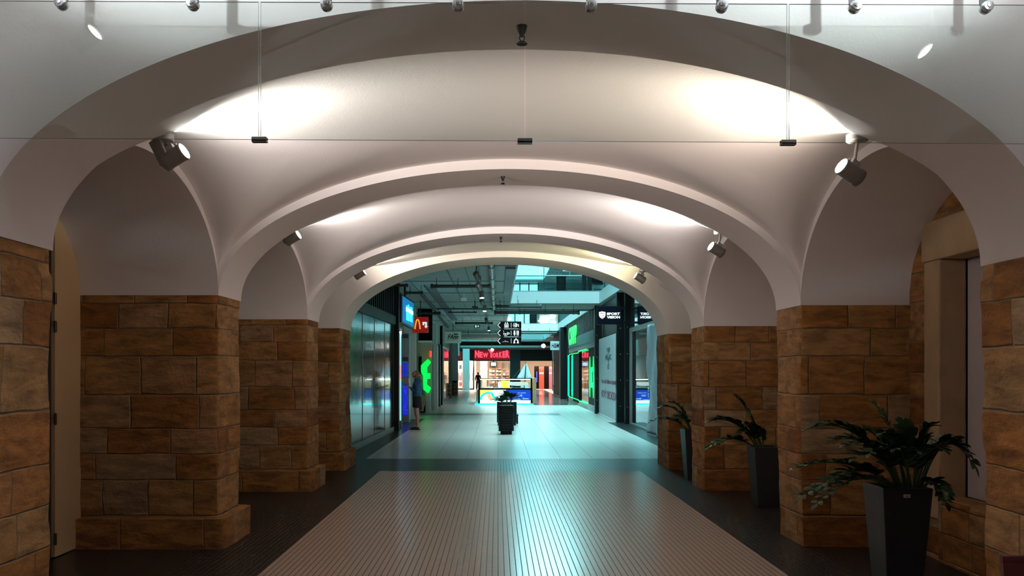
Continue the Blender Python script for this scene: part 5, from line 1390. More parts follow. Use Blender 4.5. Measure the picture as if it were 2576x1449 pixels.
neon([(1459.3, 2.46), (1479.5, 2.47)], .028); neon([(1459.3, .24), (1479.5, .24)], .022)
ebox = lambda u0, u1, z0, z1: ((GXs - .03), u0, u1, z0, z1)
E0, E1 = gy(1484.5), gy(1496.5)      # far / near ends of the emblem
def eq(u, z): return (E0 + (E1 - E0) * u, .53 + 1.62 * z)
for poly, m, nm in (([(.12, 0), (.03, .3), (.03, .7), (.12, 1), (.20, .74), (.12, .62), (.12, .38), (.20, .26)], NEON, 'emblem_bar'), ([(.86, 0), (.78, .26), (.88, .38), (.88, .62), (.78, .74), (.86, 1), (.96, .7), (.96, .3)], NEON, 'emblem_bar'),
                    ([(.36, .28), (.36, .70), (.42, .74), (.70, .74), (.70, .63), (.54, .63), (.54, .37), (.70, .37), (.70, .26), (.42, .24)], NEONB, 'emblem_letter')):
    b = MB(); b.prism([eq(*p) for p in poly], lambda u, v: (GXs - .05, u, v), lambda u, v: (GXs - .012, u, v)); b.build(nm, m, gsn)
ya, yb = gy(1456), gy(1436)
text_mb('CSAPP', (GXs - .09, (ya + yb) / 2, 3.30), (0, -1, 0), (0, 0, 1), .8, width=abs(yb - ya), height=.86, depth=.03, bold=.02).build('lettering', emit('sign_green', (.03, .95, .12), 1.1), gsn)
# dark corner pillar before the far shops
b = MB(); b.box(PX(1410, 48.5), PX(1428, 48.5), 48.5, 49.5, 0, CZ)
for z in (.6, 1.5, 2.4, 3.3): b.ball((PX(1419, 48.5), 48.5, z), .016, .006, .016, 8, 6)
struct(b.build('square_column', BLACKM), 'broad black corner column right of the far shops', 'column')
# white square sign
Y = 52.0
sg = thing('shop_sign', 'small white hanging sign with slanted black letters, in front of the far right column', 'sign', P(1397, 869, Y), 'shop signs hanging over the mall')
x0, x1, z0, z1 = PX(1384.5, Y), PX(1409, Y), PZ(880.5, Y), PZ(858.5, Y)
b = MB(); b.box(x0, x1, Y, Y + .12, z0, z1); b.build('box', mat('sign_grey', (.46, .50, .51), .5), sg, bevel=.008)
text_mb('H&M', P(1397, 869.5, Y - .003), (1, 0, 0), (0, 0, 1), .26, width=PX(1407, Y) - PX(1387, Y), height=.29, shear=.32, bold=.01).build('lettering', BLACK, sg)
b = MB(); b.box(x1, x1 + .25, Y + .03, Y + .09, z0 + .08, z0 + .12); b.box(x1, x1 + .25, Y + .03, Y + .09, z1 - .12, z1 - .08); b.build('bracket', BLACKM, sg)

# ================================================================== shops at the far end
Y = 73.0
b = MB(); b.box(PX(1150, Y), PX(1430, Y), Y, Y + .2, PZ(908, Y), CZ); struct(b.build('shop_fascia', mat('fascia_dark', (.010, .014, .016), .5, spec=.15)), 'dark fascia over the far shops', 'wall')
b = MB(); b.box(PX(1283, Y), PX(1309, Y), Y - .15, Y + 7, 0, CZ); b.box(PX(1283, Y) + .25, PX(1309, Y) - .25, Y - .22, Y - .15, .3, 2.4); struct(b.build('square_column', mat('column_petrol', (.010, .026, .03), .4, spec=.2)), 'dark petrol column between the two far shops', 'column')
ns = thing('shop_sign', 'glowing red sign with tall pink letters over the far shop', 'sign', P(1238, 890, Y - .2))
NYB = emit('ny_red', (.22, .0, .008), .7); NYL = emit('ny_letters', (1, .07, .13), 1.25)
b = MB(); b.box(PX(1193, Y), PX(1284, Y), Y - .12, Y - .01, PZ(905, Y), PZ(881, Y)); b.build('backing', NYB, ns)
lets = [('N', 1195, 1205.5, 881.5), ('E', 1206.5, 1214, 885), ('W', 1214.5, 1228, 887.5), ('Y', 1227, 1245, 878.5), ('O', 1239.5, 1247, 888), ('R', 1248, 1254.5, 887), ('K', 1255.5, 1263, 885.5), ('E', 1264, 1271, 883.5), ('R', 1272, 1281.5, 881)]
L2 = MB()
for ch_, a, c_, pt in lets:
    g_ = text_mb(ch_, P((a + c_) / 2, (pt + 899.5) / 2, Y - .125), (1, 0, 0), (0, 0, 1), .5, width=PX(c_, Y) - PX(a, Y), height=PZ(pt, Y) - PZ(899.5, Y), depth=.03, bold=.05)
    L2.add(g_.v, g_.f)
L2.build('lettering', NYL, ns)
# interior of the red sign's shop
WARM = emit('shop_ceiling_light', (1, .82, .66), 330)
BRICK = bpy.data.materials.new('brick'); BRICK.use_nodes = True
nt = BRICK.node_tree; bb_ = nt.nodes['Principled BSDF']; tx = N(nt, 'ShaderNodeTexBrick'); g_ = N(nt, 'ShaderNodeNewGeometry'); s_ = N(nt, 'ShaderNodeSeparateXYZ'); c_ = N(nt, 'ShaderNodeCombineXYZ')
L(nt, g_.outputs['Position'], s_.inputs[0]); L(nt, s_.outputs[0], c_.inputs[0]); L(nt, s_.outputs[2], c_.inputs[1]); L(nt, c_.outputs[0], tx.inputs['Vector'])
tx.inputs['Scale'].default_value = 1; tx.inputs['Brick Width'].default_value = .3; tx.inputs['Row Height'].default_value = .11; tx.inputs['Mortar Size'].default_value = .012
tx.inputs['Color1'].default_value = (.62, .46, .33, 1); tx.inputs['Color2'].default_value = (.72, .55, .42, 1); tx.inputs['Mortar'].default_value = (.25, .17, .11, 1)
L(nt, tx.outputs['Color'], bb_.inputs['Base Color']); bb_.inputs['Roughness'].default_value = .8
SHW = mat('shop_wall', (.52, .42, .34), .7); SHF = mat('shop_floor', (.3, .25, .2), .4)
xa, xb = PX(1150, Y), PX(1283, Y)
b = MB(); b.box(xa - .3, xb, 80, 80.2, 0, 3); b.box(xa - .4, xa - .3, Y, 80, 0, 3); struct(b.build('wall_shop', SHW), 'back wall of the shop under the red sign', 'wall')
b = MB(); b.box(xa - .3, xb, Y + .2, 80, 2.72, 2.8); struct(b.build('ceiling', BLACK), 'dark ceiling of the shop under the red sign', 'ceiling')
for i, (x, y) in enumerate([(xa + .8 + 1.05 * k, yy) for yy in (74.2, 76.6) for k in range(4)]):
    b = MB(); b.box(x - .22, x + .22, y - .1, y + .1, 2.64, 2.70); tag(b.build('shop_light', WARM, loc=(x, y, 2.64)), '%s ceiling light in the %s row inside the shop under the red sign' % (['leftmost', 'second', 'third', 'rightmost'][i % 4], ['front', 'back'][i // 4]), 'lamp', 'shop ceiling lights')
b = MB(); b.box(PX(1208, 75.5), PX(1226, 75.5), 75.5, 76.0, 0, 2.62); struct(b.build('brick_column', BRICK), 'pale brick column inside the shop under the red sign', 'column')
b = MB(); b.box(PX(1227, 79), PX(1262, 79), 79, 79.1, PZ(929, 79), PZ(909, 79)); tag(b.build('wall_panel_sign', mat('wood_panel', (.22, .12, .07), .6), loc=P(1245, 919, 79)), 'brown wood panel behind the shop television', 'panel')
tv = thing('television', 'small television hanging inside the shop under the red sign', 'television', P(1241, 916, 78.5))
b = MB(); b.box(PX(1233, 78.5), PX(1250, 78.5), 78.5, 78.56, PZ(922, 78.5), PZ(910, 78.5)); b.build('frame', BLACK, tv)
b = MB(); b.box(PX(1235, 78.5), PX(1248, 78.5), 78.48, 78.5, PZ(920.5, 78.5), PZ(911.5, 78.5)); b.build('display', emit('tv_blue', (.10, .22, .42), .8), tv)
b = MB(); b.box(PX(1240, 78.5), PX(1243, 78.5), 78.5, 78.54, PZ(910, 78.5), 2.72); b.build('mount', BLACK, tv)
CL = [mat('cloth_%d' % i, c, .8) for i, c in enumerate([(.7, .66, .6), (.45, .10, .08), (.08, .08, .1), (.55, .38, .3), (.12, .16, .32), (.75, .55, .5), (.5, .5, .48), (.3, .22, .16)])]
rr = random.Random(12)
cn = ['white', 'red', 'black', 'tan', 'navy', 'pink', 'grey', 'brown']
shelf_names = ['left', 'middle', 'right']
for k, (pa, pb) in enumerate(((1230, 1245), (1247, 1262), (1264, 1281))):
    Ys = 78.6; x0, x1 = PX(pa, Ys), PX(pb, Ys)
    sh = thing('shop_shelf', '%s wooden shelf unit under the television in the shop with the red sign' % shelf_names[k], 'shelf', ((x0 + x1) / 2, Ys, 0), 'shelf units in the red sign shop')
    b = MB(); b.box(x0, x0 + .03, Ys, Ys + .35, 0, 1.75); b.box(x1 - .03, x1, Ys, Ys + .35, 0, 1.75); b.build('side_panel', mat('shelf_wood', (.5, .34, .22), .6), sh)
    for z in (.45, .80, 1.15, 1.45, 1.72): b = MB(); b.box(x0, x1, Ys, Ys + .35, z, z + .03); b.build('board', bpy.data.materials['shelf_wood'], sh)
    for j, z in enumerate((.48, .83, 1.18, 1.48)):
        for i in range(2):
            xm_ = x0 + (x1 - x0) * (.27 + .46 * i); ci = rr.randrange(8); h = rr.uniform(.10, .2); b = MB()
            for q_ in range(3): b.box(xm_ - .10 + rr.uniform(-.008, .008), xm_ + .10, Ys + .02, Ys + .3, z + h * q_ / 3, z + h * (q_ + 1) / 3 - .008)
            tag(b.build('folded_clothes', CL[ci], loc=(xm_, Ys + .16, z), bevel=.01), '%s folded clothes on the %s board of the %s shelf unit, %s pile' % (cn[ci], ['lowest', 'second', 'third', 'top'][j], shelf_names[k], ['left', 'right'][i]), 'clothes', 'folded clothes in the red sign shop')
for k, (pc_, Yt, lab) in enumerate(((1236, 74.4, 'left'), (1262, 74.6, 'right'))):
    x = PX(pc_, Yt); tb = thing('shop_table', '%s low display table near the entrance of the shop with the red sign' % lab, 'table', (x, Yt, 0), 'display tables in the red sign shop')
    b = MB(); b.box(x - .38, x + .38, Yt, Yt + .6, .78, .82); b.build('top', WHITE, tb)
    for sx_ in (-1, 1):
        for sy_ in (0, 1): b = MB(); b.box(x + sx_ * .35 - .02, x + sx_ * .35 + .02, Yt + .02 + sy_ * .52, Yt + .06 + sy_ * .52, 0, .78); b.build('leg', BLACK, tb)
    for i in range(4):
        ci = (i * 3 + k * 2) % 8; xx = x - .28 + i * .185; b = MB(); b.box(xx - .08, xx + .08, Yt + .1, Yt + .4, .82, .82 + .09 + .03 * (i % 3))
        tag(b.build('folded_clothes', CL[ci], loc=(xx, Yt + .25, .82), bevel=.012), '%s clothes pile on the %s display table, number %s from its left end' % (cn[ci], lab, ['one', 'two', 'three', 'four'][i]), 'clothes', 'clothes on the display tables')
# clothes rail with hanging garments, left window
for k, (pa, pb, Yt, lab) in enumerate(((1152, 1163, 74.6, 'left of the white column'), (1181, 1192, 74.6, 'right of the white column'))):
    x0, x1 = PX(pa, Yt), PX(pb, Yt); rl = thing('clothes_rail', 'clothes rail in the far shop window, ' + lab, 'rail', ((x0 + x1) / 2, Yt, 0), 'clothes rails')
    b = MB(); b.tube([(x0, Yt, 0), (x0, Yt, 1.5), (x1, Yt, 1.5), (x1, Yt, 0)], .018, 8); b.build('frame', STEEL, rl, smooth='auto')
    for i in range(5):
        xx = x0 + (x1 - x0) * (i + .5) / 5; ci = (i * 2 + k * 3 + 1) % 8; b = MB()
        b.prism([(-.0, .0), (.17, -.07), (.19, -.2), (.13, -.2), (.13, -.72), (-.13, -.72), (-.13, -.2), (-.19, -.2), (-.17, -.07)][::-1], lambda u, v: (xx - .018, Yt + u, 1.46 + v), lambda u, v: (xx + .018, Yt + u, 1.46 + v))
        tag(b.build('garment', CL[ci], loc=(xx, Yt, 1.46), bevel=.01), '%s garment on the rail %s, %s from the left' % (cn[ci], lab, ['first', 'second', 'third', 'fourth', 'fifth'][i]), 'garment', 'garments on the rails')
for k, (px, py, w_, h_, col, nm) in enumerate(((1157, 923, 9, 10, (.04, .03, .03), 'black'), (1156, 951, 9, 12, (.10, .14, .5), 'blue'), (1158, 966, 9, 9, (.6, .06, .05), 'red'), (1187, 925, 8, 20, (.65, .6, .55), 'pale'))):
    p = P(px, py, 77); b = MB(); b.box(p.x - w_ * .0175, p.x + w_ * .0175, 77, 77.03, p.z - h_ * .0175, p.z + h_ * .0175)
    tag(b.build('poster', mat('poster_%s' % nm, col, .5), loc=p), '%s poster inside the far shop window on the left' % nm, 'poster', 'posters in the far shop')
b = MB(); b.box(PX(1150, 77.2), PX(1197, 77.2), 77.1, 77.2, 0, 2.7); struct(b.build('wall_partition', mat('shop_white', (.66, .6, .54), .6)), 'pale display wall in the left of the far shop', 'wall')
b = MB(); b.box(PX(1190, Y), PX(1193, Y), Y, Y + .1, 0, PZ(908, Y)); struct(b.build('window_frame', BLACK), 'black window post of the far shop', 'window')
b = MB(); b.box(PX(1150, Y), PX(1192, Y), Y, Y + .1, 0, .10); struct(b.build('window_sill', BLACK), 'black foot rail of the far shop window', 'window')
b = MB(); b.box(PX(1164, 71.5), PX(1181, 71.5), 71.5, 72.0, 0, PZ(877, 71.5)); struct(b.build('square_column', mat('column_white', (.74, .77, .77), .5)), 'white square column in front of the far shop, bathed in daylight', 'column')
b = MB(); b.box(PX(1150, 72.8), PX(1162, 72.8), 72.7, 72.9, PZ(905, 72.8), PZ(884, 72.8)); tag(b.build('side_sign', emit('sign_darkred', (.16, .01, .01), .5), loc=P(1156, 894, 72.8)), 'dark red sign left of the white column', 'sign')
# sale shop
xa, xb = PX(1309, Y), PX(1430, Y)
b = MB(); b.box(xa, xb + .6, 79, 79.2, 0, 3); b.box(xb + .5, xb + .6, Y, 79, 0, 3); struct(b.build('wall_shop', mat('shop_beige', (.56, .44, .33), .7)), 'beige back wall of the shop with the sale banners', 'wall')
b = MB(); b.box(xa, xb + .5, Y + .2, 79, 2.7, 2.8); struct(b.build('ceiling', SHW), 'ceiling of the shop with the sale banners', 'ceiling')
for i in range(3):
    x = xa + .7 + 1.1 * i; b = MB(); b.box(x - .25, x + .25, 74.6, 74.8, 2.62, 2.69); tag(b.build('shop_light', WARM, loc=(x, 74.7, 2.62)), '%s ceiling light inside the shop with the sale banners' % ['left', 'middle', 'right'][i], 'lamp', 'shop ceiling lights')
Yd = 75.0
sd = thing('display_screen', 'black display wall behind the red sale banners', 'display', (PX(1367, Yd), Yd + .1, 0))
b = MB(); b.box(PX(1344, Yd), PX(1390, Yd), Yd, Yd + .12, .02, PZ(921, Yd)); b.build('board', BLACK, sd)
b = MB(); b.box(PX(1349, Yd), PX(1351.5, Yd), Yd - .02, Yd, .6, PZ(935, Yd)); b.build('blue_strip', emit('blue_strip', (.08, .07, .7), .9), sd)
for k, (pa, pb, col, t, lab) in enumerate(((1356, 1368.5, (1, .07, .04), 'SALE', 'wide bright red banner lettered SALE'), (1381, 1389, (.85, .13, .16), 'SA', 'narrower pink red banner at the right of the display wall'))):
    bn_ = thing('sale_banner', lab, 'banner', (PX((pa + pb) / 2, Yd), Yd - .05, .05), 'sale banners')
    b = MB(); b.box(PX(pa, Yd), PX(pb, Yd), Yd - .06, Yd - .03, .05, PZ(922, Yd)); b.build('cloth', emit('banner_%d' % k, col, .75), bn_)
    text_mb(t, P((pa + pb) / 2, 938.5, Yd - .062), (1, 0, 0), (0, 0, 1), .2, width=(PX(pb, Yd) - PX(pa, Yd)) * .82, height=.16, bold=.02).build('lettering', emit('banner_white_%d' % k, (1, .8, .75), .9), bn_)
b = MB(); b.prism([(PX(1389, 70), PZ(880, 70)), (PX(1411, 70), PZ(880, 70)), (PX(1411, 70), PZ(900, 70)), (PX(1391, 70), PZ(906, 70))][::-1], lambda u, v: (u, 70, v), lambda u, v: (u, 70.4, v)); tag(b.build('awning', mat('awning_lilac', (.5, .48, .58), .6), loc=P(1400, 890, 70)), 'pale lilac canopy corner under the small white sign', 'awning')
b = MB(); b.box(PX(1389, 70), PX(1391.5, 70), 70, 70.1, 0, PZ(905, 70)); struct(b.build('steel_post', GREYM), 'grey post under the lilac canopy', 'post')
b = MB(); n = 10
b.grid(lambda u, v: (PX(1401 + 9 * u, 71) + .04 * math.sin(u * 18), 71 + .08 * math.cos(u * 16), .9 + 1.6 * v), 24, 4); o = b.build('curtain', mat('curtain_white', (.55, .6, .63), .7), smooth=True, loc=(PX(1405, 71), 71, .9)); o.modifiers.new('t', 'SOLIDIFY').thickness = .01
tag(o, 'pale curtain hanging at the far right behind the black corner column', 'curtain')
cs = thing('counter_seat', 'dark low seat unit at the far right end of the mall', 'seat', (PX(1402, 66), 66, 0))
b = MB(); b.box(PX(1392, 66), PX(1412, 66), 66, 66.5, .38, .5); b.build('seat', BLACK, cs, bevel=.01)
b = MB(); b.box(PX(1402, 66), PX(1412, 66), 66.4, 66.5, .5, .98); b.build('backrest', BLACK, cs, bevel=.02)
for px in (1393, 1410):
    for yy in (66.03, 66.42): b = MB(); b.box(PX(px, 66), PX(px, 66) + .04, yy, yy + .04, 0, .38); b.build('leg', BLACK, cs)
# brown plank floor before the sale shop
b = MB(); b.box(1.75, 3.8, 40.3, 73, .001, .006)
PLK = tile_mat('plank_brown', (.16, .12, .10), .22, 1.8, .008, (.03, .02, .02), rough=.14, var=.3, bump=.1)
struct(b.build('floor', PLK), 'strip of glossy brown planks before the sale shop', 'floor')

# ================================================================== people
def skin(name, pts, edges, m, parent, sub=2, root=0):
    me = bpy.data.meshes.new(name); off = wloc(parent)
    me.from_pydata([Vector(p[:3]) - off for p in pts], edges, [])
    ob = bpy.data.objects.new('tmp', me); COL.objects.link(ob)
    sk = ob.modifiers.new('s', 'SKIN'); sk.use_smooth_shade = True
    if sub: ob.modifiers.new('u', 'SUBSURF').levels = sub
    for i, v in enumerate(me.skin_vertices[0].data):
        r = pts[i][3]; v.radius = r if isinstance(r, tuple) else (r, r); v.use_root = (i == root)
    dg = bpy.context.evaluated_depsgraph_get()
    nm = bpy.data.meshes.new_from_object(ob.evaluated_get(dg))
    bpy.data.objects.remove(ob); bpy.data.meshes.remove(me)
    nm.name = name; nm.materials.clear(); nm.materials.append(m)
    nm.polygons.foreach_set('use_smooth', [True] * len(nm.polygons))
    o = bpy.data.objects.new(name, nm); COL.objects.link(o); o.parent = parent
    return o
SKIN = mat('skin', (.55, .34, .25), .55, var=.06); SKINP = mat('leggings_pink', (.55, .30, .36), .7, var=.06)
DENIM = mat('denim_blue', (.03, .115, .24), .8, var=.2, vscale=12); SHORT = mat('shorts_black', (.012, .012, .016), .85, var=.2)
HAIR = mat('hair_fair', (.20, .125, .06), .55, var=.3, vscale=20); SHOE = mat('shoe_black', (.012, .012, .014), .5)
def hand(parent, wrist, fwd, side, up, m, curl=.5, sc=1.0):
    """palm with four curled fingers and a thumb from its side, one skinned mesh"""
    wrist = Vector(wrist); fwd, side, up = [Vector(v).normalized() for v in (fwd, side, up)]
    pts = [(*wrist, .020 * sc), (*(wrist + fwd * .035 * sc), .026 * sc), (*(wrist + fwd * .075 * sc), .027 * sc)]; ed = [(0, 1), (1, 2)]
    for k, ln in enumerate((.068, .078, .072, .056)):
        s = (k - 1.5) * .0195 * sc; b0 = wrist + fwd * .085 * sc + side * s
        p1 = b0 + fwd * ln * .5 * sc - up * .010 * curl * sc; p2 = p1 + (fwd * (1 - curl) - up * curl).normalized() * ln * .5 * sc
        n0 = len(pts); pts += [(*b0, .0095 * sc), (*p1, .0088 * sc), (*p2, .0072 * sc)]; ed += [(2, n0), (n0, n0 + 1), (n0 + 1, n0 + 2)]
    t0 = wrist + fwd * .03 * sc - side * .026 * sc; t1 = t0 + (fwd * .6 - side * .8).normalized() * .034 * sc; t2 = t1 + (fwd - up * .3).normalized() * .03 * sc
    n0 = len(pts); pts += [(*t0, .012 * sc), (*t1, .0105 * sc), (*t2, .0085 * sc)]; ed += [(1, n0), (n0, n0 + 1), (n0 + 1, n0 + 2)]
    return skin('hand', pts, ed, m, parent, 1)

# ---- woman looking up at the screen. Faces -X.
Yw = 23.65; wx = PX(1049, Yw)
wo = thing('person', 'person in a blue denim jacket and black shorts looking up, phone in hands', 'person', (wx, Yw, 0))
def w_(f, s, z): return (wx - f, Yw + s, z)   # f forward (-X), s to the person's right (+Y)
body = [(*w_(0, 0, .84), (.105, .10)), (*w_(-.01, 0, .98), (.10, .095)), (*w_(-.005, 0, 1.12), (.10, .10)), (*w_(-.01, 0, 1.26), (.08, .09)), (*w_(-.005, 0, 1.335), (.055, .06)), (*w_(.015, 0, 1.40), .046), (*w_(.02, 0, 1.44), .05)]
ed = [(0, 1), (1, 2), (2, 3), (3, 4), (4, 5), (5, 6)]
for s, ff in ((-1, .0), (1, .03)):
    n0 = len(body)
    body += [(*w_(0, s * .075, .78), .088), (*w_(.0 + ff, s * .085, .62), .074), (*w_(-.01 + ff, s * .085, .46), .050), (*w_(-.03 + ff, s * .085, .34), .050), (*w_(-.025 + ff, s * .085, .20), .038), (*w_(-.025 + ff, s * .085, .09), .031), (*w_(.03 + ff, s * .085, .04), .030)]
    ed += [(0, n0)] + [(n0 + i, n0 + i + 1) for i in range(6)]
for s in (-1, 1):
    n0 = len(body)
    body += [(*w_(-.01, s * .14, 1.23), .040), (*w_(-.035, s * .205, 1.12), .036), (*w_(-.03, s * .20, 1.01), .034), (*w_(.11, s * .13, 1.08), .034), (*w_(.205, s * .055, 1.165), .025)]
    ed += [(3, n0)] + [(n0 + i, n0 + i + 1) for i in range(4)]
bd = skin('body', body, ed, SKIN, wo, 2)
# head: sculpted ellipsoid tilted back, with nose, chin, ear, eyes
tilt = math.radians(28)
def hp(f, s, u):   # head space -> world, u up / f forward, tilted back
    cf, cu = .03, 1.485
    return Vector(w_(cf + f * math.cos(tilt) - u * math.sin(tilt), s, cu + u * math.cos(tilt) + f * math.sin(tilt)))
hm = MB(); nu, nv = 28, 22
for j in range(nv + 1):
    ph = -PI / 2 + PI * j / nv
    for i in range(nu):
        th = 2 * PI * i / nu; f = math.cos(ph) * math.cos(th); s = math.cos(ph) * math.sin(th); u = math.sin(ph)
        ff = f * (.094 if f > 0 else .098); ss = s * .074; uu = u * .112
        if u < 0: ss *= 1 + .32 * u; ff *= (1 + .10 * u) if f > 0 else (1 + .45 * u)
        face = max(0, f) ** 2 * math.exp(-(s / .5) ** 2)
        if f > .3:
            ff += .024 * math.exp(-(s / .16) ** 2) * math.exp(-((u + .18) / .2) ** 2)            # nose
            ff -= .010 * math.exp(-((abs(s) - .36) / .16) ** 2) * math.exp(-((u - .06) / .12) ** 2)  # eye sockets
            ff += .010 * math.exp(-(s / .25) ** 2) * math.exp(-((u + .52) / .10) ** 2)            # lips
            ff += .014 * math.exp(-(s / .3) ** 2) * math.exp(-((u + .85) / .14) ** 2)             # chin
        hm.v.append(hp(ff, ss, uu))
for j in range(nv):
    for i in range(nu):
        k = (i + 1) % nu; hm.f.append([j * nu + i, j * nu + k, (j + 1) * nu + k, (j + 1) * nu + i]); hm.m.append(0)
hd_ = hm.build('head', SKIN, wo, smooth=True)
for s in (-1, 1):
    e = MB(); e.ball(hp(.080, s * .03, .010), .011, .011, .008, 10, 8); e.build('eye', WHITE, hd_, smooth=True)
    e = MB(); e.lathe([(.006, 0), (.022, .004), (.024, .010), (.010, .012)], hp(-.01, s * .070, -.005), Vector((0, s, 0)), 14); e.build('ear', SKIN, hd_, smooth='auto')
mo = MB(); mo.tube([hp(.091, s * .022, -.058 + .002 * abs(s)) for s in (-1, -.5, 0, .5, 1)], .005, 6); mo.build('mouth', mat('lips', (.40, .12, .10), .5), hd_, smooth='auto')
gl_ = MB()
for s in (-1, 1):
    gl_.tube([hp(.098, s * .034 + .026 * math.cos(a), .012 + .018 * math.sin(a)) for a in [2 * PI * i / 14 for i in range(15)]], .0028, 6); gl_.tube([hp(.096, s * .060, .018), hp(.01, s * .078, .018)], .0028, 6)
gl_.tube([hp(.100, -.01, .016), hp(.100, .01, .016)], .0028, 6); gl_.build('glasses', BLACK, hd_)
hr = MB()
for j in range(13):
    ph = -PI * .26 + (PI / 2 + PI * .26) * j / 12
    for i in range(28):
        th = 2 * PI * i / 28; f = math.cos(ph) * math.cos(th); s = math.cos(ph) * math.sin(th); u = math.sin(ph)
        k = 1.0 if f < .02 else max(0, min(1, (u - .50 - .1 * f) / .12 + .5))
        q_ = .011 * k - .008 * (1 - k)
        hr.v.append(hp(f * (.094 + q_), s * (.074 + q_), u * (.112 + q_)))
for j in range(12):
    for i in range(28): k = (i + 1) % 28; hr.f.append([j * 28 + i, j * 28 + k, (j + 1) * 28 + k, (j + 1) * 28 + i]); hr.m.append(0)
hr.build('hair', HAIR, wo, smooth=True)
skin('ponytail', [(*hp(-.10, 0, .01), .026), (*hp(-.135, 0, -.02), .034), (*(hp(-.15, 0, -.06) + Vector((.01, 0, -.02))), .034), (*Vector(w_(-.13, 0, 1.35)), .026), (*Vector(w_(-.12, 0, 1.26)), .012)], [(0, 1), (1, 2), (2, 3), (3, 4)], HAIR, wo, 2)
# jacket: torso and sleeves grown a little larger than the body
jk = [(*w_(0, 0, .84), (.172, .155)), (*w_(-.01, 0, .98), (.170, .15)), (*w_(-.005, 0, 1.13), (.165, .15)), (*w_(-.01, 0, 1.25), (.145, .17)), (*w_(-.005, 0, 1.33), (.085, .095)), (*w_(-.0, 0, 1.365), (.066, .066))]
je = [(i, i + 1) for i in range(5)]
for s in (-1, 1):
    n0 = len(jk); jk += [(*w_(-.01, s * .155, 1.25), .088), (*w_(-.035, s * .208, 1.12), .074), (*w_(-.03, s * .205, 1.01), .066), (*w_(.09, s * .14, 1.07), .050), (*w_(.165, s * .085, 1.13), .040)]; je += [(3, n0)] + [(n0 + i, n0 + i + 1) for i in range(4)]
ja = skin('jacket', jk, je, DENIM, wo, 2)
cb = MB(); cb.lathe([(.075, 0), (.088, .03), (.082, .038), (.068, .01)], w_(.0, 0, 1.345), (-.25, 0, 1), 20, caps=False); cb.build('collar', DENIM, ja, smooth='auto')
sh_ = [(*w_(0, 0, 1.0), (.140, .125)), (*w_(0, 0, .83), (.16, .15))]; se_ = [(0, 1)]
for s, ff in ((-1, .0), (1, .03)):
    n0 = len(sh_); sh_ += [(*w_(.0, s * .08, .76), .118), (*w_(.005 + ff, s * .088, .66), .115), (*w_(.005 + ff, s * .088, .575), .112)]; se_ += [(1, n0), (n0, n0 + 1), (n0 + 1, n0 + 2)]
skin('shorts', sh_, se_, SHORT, wo, 2)
for s, ff in ((-1, .0), (1, .03)):
    skin('legging', [(*w_(.0 + ff, s * .085, .62), .080), (*w_(-.005 + ff, s * .085, .48), .062), (*w_(-.02 + ff, s * .085, .36), .057)], [(0, 1), (1, 2)], SKINP, wo, 2)
    so = skin('shoe', [(*w_(-.065 + ff, s * .085, .038), .037), (*w_(-.02 + ff, s * .085, .055), .043), (*w_(.05 + ff, s * .085, .042), .040), (*w_(.12 + ff, s * .088, .030), .034), (*w_(.165 + ff, s * .09, .026), .022)], [(0, 1), (1, 2), (2, 3), (3, 4)], SHOE, wo, 2)
    b = MB(); b.box(wx - .18 - ff, wx + .10 - ff, Yw + s * .085 - .042, Yw + s * .085 + .042, .0, .016); b.build('sole', SHOE, so, bevel=.008)
for s in (-1, 1): hand(wo, w_(.205, s * .055, 1.165), (1 * -1, -s * .35, .25), (0, -1 if s < 0 else 1, 0), (.25, 0, 1), SKIN, .55)
bg_ = MB(); bg_.obox(w_(-.01, .215, .66), (.10, 0, 0), (0, .035, 0), (0, 0, .14)); o = bg_.build('shoulder_bag', SHORT, loc=w_(-.01, .215, .52), bevel=.03); tag(o, 'black shoulder bag at the side of the person in denim', 'bag')
b = MB(); p0 = Vector(w_(.275, 0, 1.205)); b.obox(p0, Vector((.62, 0, -.2)).normalized() * .06, Vector((0, 1, 0)) * .035, Vector((.2, 0, .62)).normalized() * .005); ph_ = tag(b.build('phone', BLACKM, loc=p0, bevel=.004), 'dark phone held in both hands by the person in denim', 'phone')

